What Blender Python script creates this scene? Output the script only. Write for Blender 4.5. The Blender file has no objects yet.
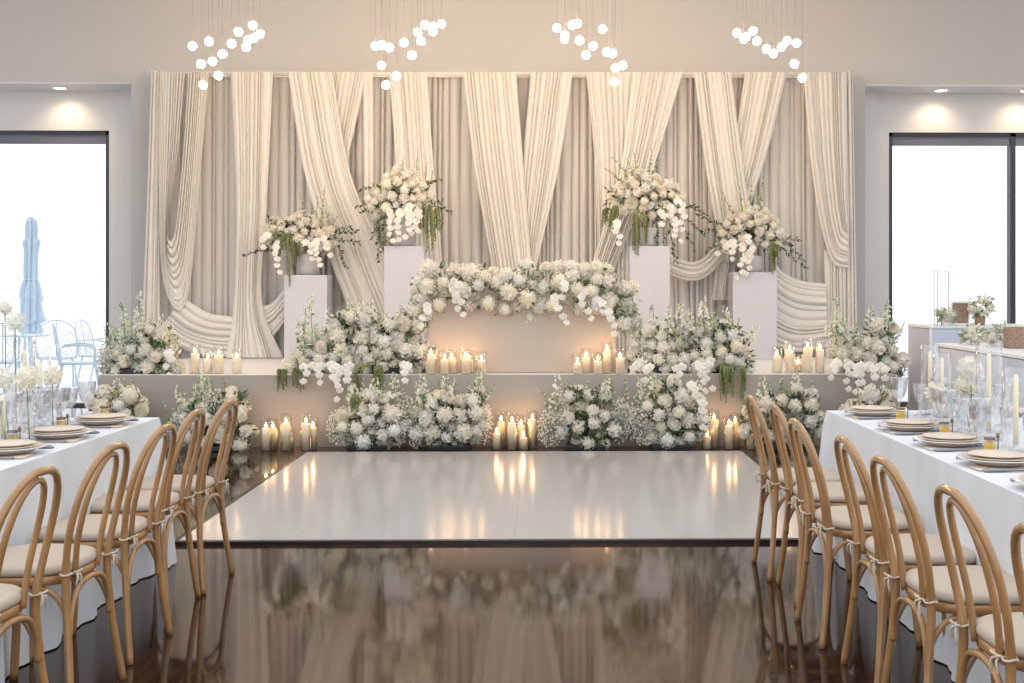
import bpy, math, random
from mathutils import Vector, Matrix, Euler, noise
R = random.Random(7)
PI = math.pi
scn = bpy.context.scene
C = scn.collection
# ------------------------------------------------------------------ camera
F, HC, CY, VPX, PHI = 1240.0, 1.42, 288.0, 546.0, math.radians(1.0)
CX = VPX + F*math.tan(PHI)
cam = bpy.data.cameras.new('camera'); camo = bpy.data.objects.new('camera', cam); C.objects.link(camo)
cam.sensor_width = 36; cam.lens = F*36/1024; cam.clip_end = 500; cam.clip_start = .05
cam.shift_x = (512-CX)/1024; cam.shift_y = (CY-341.5)/1024
camo.location = (0, 0, HC); camo.rotation_euler = (PI/2, 0, -PHI)
scn.camera = camo

def ray(px, py):
    a, c = (px-CX)/F, (CY-py)/F
    return Vector((a*math.cos(PHI)+math.sin(PHI), -a*math.sin(PHI)+math.cos(PHI), c))
def P(px, py, Y):
    d = ray(px, py); t = Y/d.y
    return Vector((d.x*t, Y, HC+d.z*t))
def G(px, py, z=0.0):
    d = ray(px, py); t = (z-HC)/d.z
    return Vector((d.x*t, d.y*t, z))

# ------------------------------------------------------------------ materials
def mat(name, col, rough=.6, metal=0, spec=.5, trans=0, bump=None, var=None, sheen=0, coat=0, sub=0):
    m = bpy.data.materials.new(name); m.use_nodes = True
    nt = m.node_tree; b = nt.nodes['Principled BSDF']; L = nt.links
    b.inputs['Base Color'].default_value = (*col, 1); b.inputs['Roughness'].default_value = rough
    b.inputs['Metallic'].default_value = metal; b.inputs['Specular IOR Level'].default_value = spec
    b.inputs['Sheen Weight'].default_value = sheen; b.inputs['Coat Weight'].default_value = coat
    if var:
        sc, amt = var
        tc = nt.nodes.new('ShaderNodeTexCoord'); n = nt.nodes.new('ShaderNodeTexNoise'); n.inputs['Scale'].default_value = sc
        L.new(tc.outputs['Object'], n.inputs['Vector'])
        mx = nt.nodes.new('ShaderNodeMix'); mx.data_type = 'RGBA'
        mx.inputs['A'].default_value = (*[c*(1-amt) for c in col], 1); mx.inputs['B'].default_value = (*[min(1, c*(1+amt)) for c in col], 1)
        L.new(n.outputs['Fac'], mx.inputs['Factor']); L.new(mx.outputs['Result'], b.inputs['Base Color'])
    if bump:
        sc, st, dist = bump
        tc = nt.nodes.new('ShaderNodeTexCoord'); n = nt.nodes.new('ShaderNodeTexNoise'); n.inputs['Scale'].default_value = sc
        n.inputs['Detail'].default_value = 4
        L.new(tc.outputs['Object'], n.inputs['Vector'])
        bp = nt.nodes.new('ShaderNodeBump'); bp.inputs['Strength'].default_value = st; bp.inputs['Distance'].default_value = dist
        L.new(n.outputs['Fac'], bp.inputs['Height']); L.new(bp.outputs['Normal'], b.inputs['Normal'])
    if trans:
        t = nt.nodes.new('ShaderNodeBsdfTranslucent'); t.inputs['Color'].default_value = (*col, 1)
        mx = nt.nodes.new('ShaderNodeMixShader'); mx.inputs['Fac'].default_value = trans
        out = nt.nodes['Material Output']
        L.new(b.outputs[0], mx.inputs[1]); L.new(t.outputs[0], mx.inputs[2]); L.new(mx.outputs[0], out.inputs['Surface'])
    return m
def emis(name, col, s):
    m = bpy.data.materials.new(name); m.use_nodes = True; nt = m.node_tree
    nt.nodes.remove(nt.nodes['Principled BSDF']); e = nt.nodes.new('ShaderNodeEmission')
    e.inputs['Color'].default_value = (*col, 1); e.inputs['Strength'].default_value = s
    nt.links.new(e.outputs[0], nt.nodes['Material Output'].inputs['Surface']); return m
def glassm(name, tint=(.96, .98, 1), base=.03, edge=.75, rough=.02, blend=.35):
    m = bpy.data.materials.new(name); m.use_nodes = True; nt = m.node_tree
    nt.nodes.remove(nt.nodes['Principled BSDF'])
    t = nt.nodes.new('ShaderNodeBsdfTransparent'); t.inputs['Color'].default_value = (*tint, 1)
    g = nt.nodes.new('ShaderNodeBsdfGlossy'); g.inputs['Roughness'].default_value = rough
    lw = nt.nodes.new('ShaderNodeLayerWeight'); lw.inputs['Blend'].default_value = blend
    mr = nt.nodes.new('ShaderNodeMapRange'); mr.inputs['To Min'].default_value = base; mr.inputs['To Max'].default_value = edge
    nt.links.new(lw.outputs['Facing'], mr.inputs['Value'])
    mx = nt.nodes.new('ShaderNodeMixShader')
    nt.links.new(mr.outputs[0], mx.inputs['Fac']); nt.links.new(t.outputs[0], mx.inputs[1]); nt.links.new(g.outputs[0], mx.inputs[2])
    nt.links.new(mx.outputs[0], nt.nodes['Material Output'].inputs['Surface']); return m

M = {}
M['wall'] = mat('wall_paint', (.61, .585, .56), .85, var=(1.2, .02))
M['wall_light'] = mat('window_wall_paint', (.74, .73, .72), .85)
M['ceil'] = mat('ceiling_paint', (.8, .79, .77), .9)
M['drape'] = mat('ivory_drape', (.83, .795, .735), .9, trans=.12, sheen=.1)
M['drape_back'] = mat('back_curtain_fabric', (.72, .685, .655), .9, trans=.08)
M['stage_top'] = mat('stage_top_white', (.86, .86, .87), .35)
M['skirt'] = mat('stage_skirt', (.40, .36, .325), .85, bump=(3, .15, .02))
M['cloth'] = mat('white_linen', (.72, .745, .79), .85, bump=(2.5, .25, .02))
M['peach'] = mat('champagne_linen', (.52, .435, .365), .85, bump=(2.5, .2, .02))
M['pedestal'] = mat('pedestal_paint', (.57, .565, .61), .5)
M['white'] = mat('white_paint', (.85, .86, .88), .4)
M['black'] = mat('black_trim', (.012, .012, .014), .35)
M['darkframe'] = mat('window_frame_dark', (.035, .04, .055), .4)
M['shade'] = mat('roller_shade', (.16, .17, .22), .6)
M['wood'] = mat('bentwood', (.40, .21, .08), .24, var=(9, .35), coat=.6)
M['cushion'] = mat('cushion_fabric', (.54, .46, .385), .85, bump=(40, .15, .004))
M['ribbon'] = mat('tie_ribbon', (.66, .58, .48), .6)
M['globe'] = emis('globe_glow', (1, .67, .38), 72)
M['cord'] = mat('pendant_cable', (.10, .09, .08), .7, spec=.2)
M['brass'] = mat('brushed_brass', (.7, .5, .25), .35, metal=1)
M['flame'] = emis('flame_glow', (1, .62, .25), 26)
M['wax'] = mat('ivory_wax', (.95, .80, .57), .45)
b_ = M['wax'].node_tree.nodes['Principled BSDF']; b_.inputs['Subsurface Weight'].default_value = .6; b_.inputs['Subsurface Radius'].default_value = (1, .6, .3); b_.inputs['Subsurface Scale'].default_value = .05
M['wick'] = mat('wick', (.03, .02, .02), .9)
M['glass'] = glassm('clear_glass', tint=(.99, .99, 1), base=.06, edge=.6, blend=.35)
M['crystal'] = glassm('cut_crystal', tint=(.985, .99, 1), base=.2, edge=.85, rough=.03, blend=.4)
M['pane'] = glassm('window_glass', tint=(.98, .99, 1), base=.01, edge=.3)
M['acrylic'] = mat('frosted_acrylic', (.60, .66, .78), .3)
M['petal'] = mat('cream_petal', (.97, .93, .82), .7, trans=.35)
M['petal_w'] = mat('white_petal', (.97, .96, .90), .7, trans=.35)
M['petal_y'] = mat('butter_petal', (.96, .94, .80), .7, trans=.35)
M['petal_b'] = mat('blush_petal', (.96, .92, .85), .7, trans=.35)
M['petal_g'] = mat('green_white_petal', (.90, .93, .80), .7, trans=.25)
M['orchid'] = mat('orchid_petal', (.94, .91, .86), .6, trans=.25)
M['leaf'] = mat('leaf_green', (.11, .17, .065), .5, trans=.15, var=(3, .3))
M['leaf_d'] = mat('leaf_dark_green', (.045, .08, .045), .5, trans=.1, var=(3, .3))
M['amar'] = mat('amaranth_green', (.19, .22, .09), .8, var=(5, .25))
M['stem'] = mat('stem_green', (.20, .29, .12), .6)
M['olive'] = mat('olive_stem_leaf', (.27, .33, .14), .6, trans=.15, var=(4, .2))
M['sage'] = mat('sage_leaf', (.36, .42, .32), .6, trans=.1, var=(4, .2))
M['vase'] = mat('grey_ceramic', (.55, .53, .53), .5)
M['plate'] = mat('sand_stoneware', (.76, .66, .56), .35)
M['charger'] = mat('clay_charger', (.66, .52, .41), .35)
M['napkin'] = mat('napkin_linen', (.72, .60, .49), .85, bump=(30, .2, .003))
M['rimwhite'] = mat('pearl_glass', (.86, .85, .86), .15, coat=.5)
M['steel'] = mat('dark_flatware', (.30, .29, .30), .3, metal=1)
M['silver'] = mat('silver', (.8, .8, .82), .2, metal=1)
M['honey'] = mat('honey', (.85, .55, .02), .2, trans=.3)
M['lid'] = mat('copper_lid', (.26, .16, .10), .4, metal=.6)
M['canvas'] = mat('patio_canvas', (.52, .63, .74), .9)  # canvas kept pale: outdoor glare is put into the colour
M['patio_metal'] = mat('patio_metal', (.60, .68, .78), .5)  # metal paled, overexposed daylight is painted into its colour
M['terrace'] = mat('terrace_stone', (.86, .87, .88), .8)
M['rattan'] = mat('brown_woven', (.30, .20, .14), .8, bump=(60, .8, .01), var=(50, .5))
M['hedge'] = mat('pale_hedge', (.5, .62, .42), .8, var=(3, .3))

# glossy dark plank floor
def floor_mat():
    m = bpy.data.materials.new('dark_plank_floor'); m.use_nodes = True; nt = m.node_tree; L = nt.links
    b = nt.nodes['Principled BSDF']
    tc = nt.nodes.new('ShaderNodeTexCoord'); mp = nt.nodes.new('ShaderNodeMapping')
    mp.inputs['Rotation'].default_value = (0, 0, PI/2)
    L.new(tc.outputs['Object'], mp.inputs['Vector'])
    br = nt.nodes.new('ShaderNodeTexBrick'); br.inputs['Scale'].default_value = 1
    br.inputs['Brick Width'].default_value = 1.6; br.inputs['Row Height'].default_value = .13
    br.inputs['Mortar Size'].default_value = .0015; br.inputs['Mortar Smooth'].default_value = .5
    br.inputs['Color1'].default_value = (.055, .025, .015, 1); br.inputs['Color2'].default_value = (.024, .012, .009, 1)
    br.inputs['Mortar'].default_value = (.006, .004, .003, 1)
    L.new(mp.outputs[0], br.inputs['Vector'])
    mp2 = nt.nodes.new('ShaderNodeMapping'); mp2.inputs['Scale'].default_value = (30, 2.2, 1)
    L.new(tc.outputs['Object'], mp2.inputs['Vector'])
    n = nt.nodes.new('ShaderNodeTexNoise'); n.inputs['Scale'].default_value = 1; n.inputs['Detail'].default_value = 5
    L.new(mp2.outputs[0], n.inputs['Vector'])
    mx = nt.nodes.new('ShaderNodeMix'); mx.data_type = 'RGBA'; mx.blend_type = 'MULTIPLY'; mx.inputs['Factor'].default_value = .6
    cr = nt.nodes.new('ShaderNodeMapRange'); cr.inputs['To Min'].default_value = .4; cr.inputs['To Max'].default_value = 1.5
    L.new(n.outputs['Fac'], cr.inputs['Value'])
    L.new(br.outputs['Color'], mx.inputs['A']); L.new(cr.outputs[0], mx.inputs['B']); L.new(mx.outputs['Result'], b.inputs['Base Color'])
    n2 = nt.nodes.new('ShaderNodeTexNoise'); n2.inputs['Scale'].default_value = 1.3; n2.inputs['Detail'].default_value = 6
    L.new(tc.outputs['Object'], n2.inputs['Vector'])
    r = nt.nodes.new('ShaderNodeMapRange'); r.inputs['To Min'].default_value = .03; r.inputs['To Max'].default_value = .09
    L.new(n2.outputs['Fac'], r.inputs['Value']); L.new(r.outputs[0], b.inputs['Roughness'])
    b.inputs['Specular IOR Level'].default_value = .5
    bp = nt.nodes.new('ShaderNodeBump'); bp.inputs['Strength'].default_value = .12; bp.inputs['Distance'].default_value = .002
    n3 = nt.nodes.new('ShaderNodeTexNoise'); n3.inputs['Scale'].default_value = 1; n3.inputs['Detail'].default_value = 2
    mp3 = nt.nodes.new('ShaderNodeMapping'); mp3.inputs['Scale'].default_value = (14, 3, 1)
    L.new(tc.outputs['Object'], mp3.inputs['Vector']); L.new(mp3.outputs[0], n3.inputs['Vector'])
    L.new(n3.outputs['Fac'], bp.inputs['Height']); L.new(bp.outputs[0], b.inputs['Normal'])
    return m
M['floor'] = floor_mat()
def dance_mat():
    m = bpy.data.materials.new('white_dance_vinyl'); m.use_nodes = True; nt = m.node_tree; L = nt.links
    b = nt.nodes['Principled BSDF']; tc = nt.nodes.new('ShaderNodeTexCoord')
    n = nt.nodes.new('ShaderNodeTexNoise'); n.inputs['Scale'].default_value = 1.5; n.inputs['Detail'].default_value = 6
    L.new(tc.outputs['Object'], n.inputs['Vector'])
    br = nt.nodes.new('ShaderNodeTexBrick'); br.offset = 0
    br.inputs['Scale'].default_value = 1; br.inputs['Brick Width'].default_value = 1.22; br.inputs['Row Height'].default_value = 3.7
    br.inputs['Mortar Size'].default_value = .002
    br.inputs['Color1'].default_value = (.47, .475, .49, 1); br.inputs['Color2'].default_value = (.46, .465, .48, 1)
    br.inputs['Mortar'].default_value = (.38, .38, .385, 1)
    L.new(tc.outputs['Object'], br.inputs['Vector']); L.new(br.outputs['Color'], b.inputs['Base Color'])
    r = nt.nodes.new('ShaderNodeMapRange'); r.inputs['To Min'].default_value = .10; r.inputs['To Max'].default_value = .2
    L.new(n.outputs['Fac'], r.inputs['Value']); L.new(r.outputs[0], b.inputs['Roughness'])
    return m
M['dance'] = dance_mat()

# ------------------------------------------------------------------ mesh builder
class MB:
    def __init__(s): s.v = []; s.f = []; s.m = []
    def add(s, vs, fs, mi=0):
        n = len(s.v); s.v.extend(Vector(v) for v in vs)
        for f in fs: s.f.append(tuple(i+n for i in f)); s.m.append(mi)
        return s
    def box(s, lo, hi, mi=0):
        x0, y0, z0 = lo; x1, y1, z1 = hi
        return s.add([(x0,y0,z0),(x1,y0,z0),(x1,y1,z0),(x0,y1,z0),(x0,y0,z1),(x1,y0,z1),(x1,y1,z1),(x0,y1,z1)],
                     [(0,3,2,1),(4,5,6,7),(0,1,5,4),(1,2,6,5),(2,3,7,6),(3,0,4,7)], mi)
    def tube(s, pts, rad, n=8, mi=0, cap=True, flat=1.0):
        pts = [Vector(p) for p in pts]; k = len(pts)
        rs = rad if isinstance(rad, (list, tuple)) else [rad]*k
        t0 = (pts[1]-pts[0]).normalized()
        up = Vector((0, 0, 1)) if abs(t0.z) < .9 else Vector((1, 0, 0))
        a = t0.cross(up).normalized(); vs = []
        for i, p in enumerate(pts):
            t = (pts[min(i+1, k-1)]-pts[max(i-1, 0)]).normalized()
            a = (a - t*a.dot(t))
            a = a.normalized() if a.length > 1e-6 else t.orthogonal().normalized()
            b = t.cross(a)
            for j in range(n):
                th = 2*PI*j/n
                vs.append(p + (a*math.cos(th)*flat + b*math.sin(th))*rs[i])
        fs = [(i*n+j, i*n+(j+1) % n, (i+1)*n+(j+1) % n, (i+1)*n+j) for i in range(k-1) for j in range(n)]
        if cap: fs += [tuple(reversed(range(n))), tuple((k-1)*n+j for j in range(n))]
        return s.add(vs, fs, mi)
    def lathe(s, prof, c=(0, 0, 0), n=24, mi=0, closed=False):
        c = Vector(c); vs = []; k = len(prof)
        for r, z in prof:
            for j in range(n):
                th = 2*PI*j/n; vs.append(c+Vector((r*math.cos(th), r*math.sin(th), z)))
        fs = [(i*n+j, i*n+(j+1) % n, (i+1)*n+(j+1) % n, (i+1)*n+j) for i in range(k-1) for j in range(n)]
        if prof[0][0] > 1e-4 and closed: fs.append(tuple(reversed(range(n))))
        if prof[-1][0] > 1e-4 and closed: fs.append(tuple((k-1)*n+j for j in range(n)))
        return s.add(vs, fs, mi)
    def leaf(s, base, tip, w, mi=0, nrm=None):
        base, tip = Vector(base), Vector(tip); d = tip-base
        nn = nrm or Vector((R.uniform(-1, 1), R.uniform(-1, 1), R.uniform(-1, 1)))
        a = d.cross(nn)
        if a.length < 1e-6: a = d.orthogonal()
        a = a.normalized()*w; q = d.cross(a).normalized()*w*.35; mid = base+d*.45
        return s.add([base, mid+a+q, tip, mid-a+q, mid], [(0, 1, 4), (1, 2, 4), (4, 2, 3), (0, 4, 3)], mi)
    def octa(s, c, r, mi=0):
        c = Vector(c)
        return s.add([c+Vector(d)*r for d in ((1,0,0),(-1,0,0),(0,1,0),(0,-1,0),(0,0,1),(0,0,-1))],
                     [(0,2,4),(2,1,4),(1,3,4),(3,0,4),(2,0,5),(1,2,5),(3,1,5),(0,3,5)], mi)
    def mesh(s, name, mats, smooth=True, origin=(0, 0, 0)):
        me = bpy.data.meshes.new(name); o = Vector(origin)
        me.from_pydata([v-o for v in s.v], [], s.f)
        for m in (mats if isinstance(mats, (list, tuple)) else [mats]): me.materials.append(m)
        me.polygons.foreach_set('material_index', s.m)
        me.polygons.foreach_set('use_smooth', [smooth]*len(s.f)); me.update(); return me
    def build(s, name, mats, parent=None, smooth=True, bevel=0, weld=False):
        """verts are in world space; when parented they are moved relative to the parent's origin"""
        org = parent['_o'] if parent is not None and '_o' in parent else (0, 0, 0)
        o = bpy.data.objects.new(name, s.mesh(name, mats, smooth, org)); C.objects.link(o)
        if parent is not None: o.parent = parent
        if bevel:
            b = o.modifiers.new('bevel', 'BEVEL'); b.width = bevel; b.segments = 2; b.limit_method = 'ANGLE'
        return o
def tag(o, label, cat, group=None):
    o['label'] = label; o['category'] = cat
    if group: o['group'] = group
    return o
def empty(name, loc, label, cat, group=None):
    o = bpy.data.objects.new(name, None); C.objects.link(o); o.location = loc; o['_o'] = tuple(loc)
    o.empty_display_size = .1
    return tag(o, label, cat, group)
def sub(parent, name):    # mesh part can itself carry sub-parts built in the same local space
    pass
def struct(name, mb, m, smooth=False):
    o = mb.build(name, m, smooth=smooth); o['kind'] = 'structure'; return o
def place(mesh, name, parent, pos, rot=(0, 0, 0), sc=1):
    o = bpy.data.objects.new(name, mesh); C.objects.link(o)
    if parent is not None: o.parent = parent; pos = Vector(pos)-Vector(parent['_o'])
    o.location = pos; o.rotation_euler = rot
    o.scale = (sc,)*3 if not isinstance(sc, (tuple, list)) else sc
    return o
def copy_tree(root, parent=None):
    c = root.copy(); C.objects.link(c)
    if parent is not None: c.parent = parent
    for ch in list(root.children): copy_tree(ch, c)
    return c
def bez(pts, n=24):      # Catmull-Rom resample
    pts = [Vector(p) for p in pts]
    if len(pts) == 2: return [pts[0].lerp(pts[1], i/(n-1)) for i in range(n)]
    ex = [2*pts[0]-pts[1]] + pts + [2*pts[-1]-pts[-2]]; out = []
    # param by chord length
    L = [0]
    for i in range(1, len(pts)): L.append(L[-1]+(pts[i]-pts[i-1]).length)
    for k in range(n):
        s = L[-1]*k/(n-1); i = 0
        while i < len(pts)-2 and s > L[i+1]: i += 1
        t = (s-L[i])/max(1e-9, L[i+1]-L[i])
        p0, p1, p2, p3 = ex[i:i+4]
        out.append(.5*((2*p1)+(p2-p0)*t+(2*p0-5*p1+4*p2-p3)*t*t+(3*p1-p0-3*p2+p3)*t**3))
    return out

# ------------------------------------------------------------------ setting
STZ = .64; SF = 11.14; SB = 14.1
Zc = 5.3
struct('floor', MB().box((-11, -4, -.1), (11, 15.2, 0)), M['floor'])
g = struct('ground_terrace', MB().box((-60, 15.2, -.12), (60, 90, -.02)), M['terrace'])
xl, xr = P(131, 83, 14.4).x, P(865, 83, 14.4).x
zs = P(300, 83, 14.4).z
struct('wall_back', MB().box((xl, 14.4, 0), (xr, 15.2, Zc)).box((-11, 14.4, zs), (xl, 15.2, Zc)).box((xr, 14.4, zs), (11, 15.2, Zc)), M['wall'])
wl, wr = P(109, 133, 15).x, P(889, 130, 15).x
zw = P(50, 130.5, 15).z
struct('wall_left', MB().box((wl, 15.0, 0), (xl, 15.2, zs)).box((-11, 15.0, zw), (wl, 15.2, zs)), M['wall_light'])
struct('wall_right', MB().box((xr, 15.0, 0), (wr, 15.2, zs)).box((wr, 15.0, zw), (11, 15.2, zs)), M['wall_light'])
struct('trim_3', MB().box((-11, 14.402, zs-.012), (xl, 15.0, zs)), M['white'])  # white underside: brightness of the lit soffit put into its colour
struct('trim_4', MB().box((xr, 14.402, zs-.012), (11, 15.0, zs)), M['white'])  # same lit-soffit brightness painted in on the other side
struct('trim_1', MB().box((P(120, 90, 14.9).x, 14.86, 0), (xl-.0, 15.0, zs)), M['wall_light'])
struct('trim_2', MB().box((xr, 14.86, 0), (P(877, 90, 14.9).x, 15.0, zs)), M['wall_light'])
struct('ceiling', MB().box((-11, 9.0, Zc), (11, 15.2, Zc+.15)), M['ceil'])

def window(name, x0, x1, mull):
    fr = MB(); t = .05
    for a, b in ((x0, x0+t), (x1-t, x1)): fr.box((a, 15.03, 0), (b, 15.15, zw))
    fr.box((x0, 15.03, zw-t*.9), (x1, 15.15, zw)); fr.box((x0, 15.03, 0), (x1, 15.15, .03))
    for m in mull: fr.box((m-.032, 15.03, 0), (m+.032, 15.15, zw))
    f = struct(name, fr, M['darkframe'])
    c = MB().box((x0+t, 15.05, zw-.15), (x1-t, 15.12, zw-t*.9)).build('shade_cassette', M['shade'], f, smooth=False)
    p = MB(); xs = [x0+t]+[m for m in mull]+[x1-t]
    p.box((x0+t, 15.09, .07), (x1-t, 15.10, zw-.15)).build('pane', M['pane'], f, smooth=False)
    return f
window('window_1', -10.2, wl, [-7.7])
window('window_2', wr, 10.2, [P(1014, 200, 15).x, 8.0])

# ------------------------------------------------------------------ lights
w = bpy.data.worlds.new('world'); scn.world = w; w.use_nodes = True
bg = w.node_tree.nodes['Background']; bg.inputs[0].default_value = (.96, .98, 1.0, 1); bg.inputs[1].default_value = 1.4
def downlight(px, idx, lab):
    p = P(px, 87.5, 14.7); z = zs-.012
    e = empty('recessed_downlight', (p.x, 14.7, z), lab, 'light', 'recessed downlights in the window soffit')
    MB().lathe([(.075, -.012), (.10, -.012), (.10, 0)], (p.x, 14.7, z), 24).build('trim_ring', M['white'], e)
    MB().lathe([(.001, -.004), (.075, -.006)], (p.x, 14.7, z), 24).build('lamp_lens', emis('downlight_glow', (1, .85, .68), 12), e)
    l = bpy.data.lights.new('downlight_lamp', 'SPOT'); l.energy = 12; l.color = (1, .72, .46); l.spot_size = 2.2; l.spot_blend = .9; l.shadow_soft_size = .04
    lo = bpy.data.objects.new('downlight_lamp', l); C.objects.link(lo); lo.location = (p.x, 14.72, z-.03); lo.rotation_euler = (math.radians(16), 0, 0)
downlight(60, 0, 'small round recessed downlight glowing in the soffit above the patio umbrella window')
downlight(941, 1, 'small round recessed downlight in the soffit above the wide window, nearest the drapes')
downlight(1027, 2, 'small round recessed downlight in the soffit above the window, farther from the drapes')

for k, (x, tx) in enumerate(((-4.6, -2.0), (-2.6, .4), (2.2, -1.4), (4.2, 1.4))):  # spotlights added out of view to brighten the backdrop and stage
    lab = ['first', 'second', 'third', 'fourth'][k]
    e = empty('added_spotlight', (x, 9.3, Zc), f'added out-of-view fill spotlight aimed at the drapes, {lab} from the umbrella side', 'spotlight', 'added fill spotlights')
    d = (Vector((tx, 14, 2.3))-Vector((x, 9.3, Zc-.22))).normalized(); h = Vector((x, 9.3, Zc-.22))
    MB().tube([(x, 9.3, Zc), (x, 9.3, Zc-.2)], .012, 8).lathe([(0, 0), (.05, 0), (.05, -.02), (0, -.02)], (x, 9.3, Zc), 16).build('mount', M['white'], e)
    MB().tube([h-d*.09, h+d*.09], .055, 16, cap=False).tube([h-d*.10, h-d*.09], .055, 16).build('added_lamp_head', M['white'], e)
    l = bpy.data.lights.new('added_stage_wash', 'SPOT'); l.energy = 60; l.color = (1, .91, .83); l.spot_size = 1.5; l.spot_blend = .8; l.shadow_soft_size = .35
    lo = bpy.data.objects.new('added_stage_wash', l); C.objects.link(lo); lo.location = h+d*.12; lo.rotation_euler = d.to_track_quat('-Z', 'Y').to_euler()
# chandeliers
GL = [
 ('cluster of glowing globe pendants hanging over the backdrop corner nearest the umbrella window',
  [(192.5,46),(201,64),(203,85),(209,41.5),(212.5,61.5),(218.5,75.5),(222.5,54),(231.5,43.5),(238.5,32),(246,47),(248,40),(253,25.5),(254,38),(260,34)]),
 ('glowing globe pendant cluster over the taller pedestal flowers on the umbrella side',
  [(375.5,46),(382,45),(389.5,47.5),(381.5,65.5),(386,85),(396.5,76),(404,42.5),(412,55),(417.5,32.5),(421,41),(425,25),(433,27),(433,31.5),(441.5,24)]),
 ('glowing globe pendant cluster sloping down towards the taller pedestal flowers on the display side',
  [(557,28),(565,35),(564.5,39),(572,25),(577.5,23.5),(579.5,40.5),(586,55),(593,46),(602.5,29),(607,52),(612.5,53.5),(615.5,68),(622.5,65.5),(614.5,82)]),
 ('glowing globe pendant cluster hanging nearest the wide window beside the display stands',
  [(737,33),(743.5,39),(746,37),(753,31),(757,41),(766.5,49),(773.5,53.5),(781.5,47),(787,41),(796.5,43),(794.5,64),(802.5,78)])]
gm = MB(); 
import bmesh
bm = bmesh.new(); bmesh.ops.create_icosphere(bm, subdivisions=3, radius=1)
globe_mesh = bpy.data.meshes.new('globe'); bm.to_mesh(globe_mesh); bm.free(); globe_mesh.materials.append(M['globe'])
for p_ in globe_mesh.polygons: p_.use_smooth = True
for lab, pts in GL:
    mx = sum(p[0] for p in pts)/len(pts); Y0 = 11.6
    cpos = P(mx, 50, Y0); e = empty('globe_chandelier', (cpos.x, Y0, Zc), lab, 'chandelier', 'globe pendant clusters')
    MB().lathe([(.0, 0), (.45, 0), (.45, -.05), (.0, -.05)], (cpos.x, Y0, Zc), 32).build('ceiling_canopy', M['white'], e)
    for i, (px, py) in enumerate(pts):
        Y = Y0+R.uniform(-.3, .3); p = P(px, py, Y)
        place(globe_mesh, 'globe', e, p, sc=.038)
        t = Vector((cpos.x+(p.x-cpos.x)*.6, Y0+(Y-Y0)*.6, Zc-.05)); t = Vector((p.x, p.y, Zc-.05)) if abs(p.x-cpos.x) < .44 else t
        MB().tube([p+Vector((0, 0, .036)), Vector((p.x, p.y, Zc-.05))], .0011, 5).build('cable', M['cord'], e)

# ------------------------------------------------------------------ draped backdrop
def drape_grid(mb, Lp, Rp, Y, np_, amp, nv=46, seed=0, per=12, sharp=.6, mi=0, low=.25, wid=(.4, 1.7)):
    """pleated cloth between two edge lines; the folds follow the edges, each with its own width and depth"""
    rr = random.Random(seed*31+5)
    A = bez([(p[0], p[1], 0) for p in Lp], nv); B = bez([(p[0], p[1], 0) for p in Rp], nv)
    np_ = int(np_); ws = [rr.uniform(*wid) for _ in range(np_)]; tot = sum(ws); us = [0]
    for w_ in ws: us.append(us[-1]+w_/tot)
    amps = [rr.uniform(low, 1.0) for _ in range(np_)]; ph = [rr.uniform(0, 6.28) for _ in range(np_)]
    cols = [(k, t/per) for k in range(np_) for t in range(per)]+[(np_-1, 1.0)]
    nu = len(cols); vs = []
    for j in range(nv):
        v = j/(nv-1)
        for (k, f) in cols:
            u = us[k]+(us[k+1]-us[k])*f
            u += .25/np_*math.sin(PI*u)*math.sin(2.2*v+seed+u*5)
            fold = math.sin(PI*f)**sharp*amps[k]*(.85+.15*math.sin(3*v+ph[k]))
            edge = min(1, min(u, 1-u)*8)
            px = A[j].x*(1-u)+B[j].x*u; py = A[j].y*(1-u)+B[j].y*u
            vs.append(P(px, py, Y-amp*fold*(.45+.55*edge)))
    fs = [(j*nu+i, j*nu+i+1, (j+1)*nu+i+1, (j+1)*nu+i) for j in range(nv-1) for i in range(nu-1)]
    mb.add(vs, fs, mi)
bdx = P(500, 72, 13.9)
BD = empty('draped_backdrop', (bdx.x, 13.95, 0), 'tall ivory pleated fabric backdrop with crossed swags behind the flower stage', 'backdrop drapes')
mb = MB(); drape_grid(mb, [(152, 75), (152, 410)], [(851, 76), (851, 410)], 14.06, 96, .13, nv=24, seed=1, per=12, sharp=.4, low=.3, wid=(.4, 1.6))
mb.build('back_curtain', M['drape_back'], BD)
bl, br_ = P(148, 71, 13.9), P(854, 72, 13.9)
MB().tube([(bl.x, 13.93, bl.z-.03), (br_.x, 13.93, br_.z-.03)], .02, 10).build('crossbar', M['drape'], BD)
mb = MB(); drape_grid(mb, [(152, 71.5), (152, 77)], [(851, 72.5), (851, 78)], 13.93, 96, .03, nv=6, seed=2, per=6)
mb.build('header_band', M['drape'], BD)
for x in (bl.x+.05, br_.x-.05):
    MB().tube([(x, 14.02, 0), (x, 14.02, bl.z-.02)], .025, 10).build('upright_pole', M['white'], BD)
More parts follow.
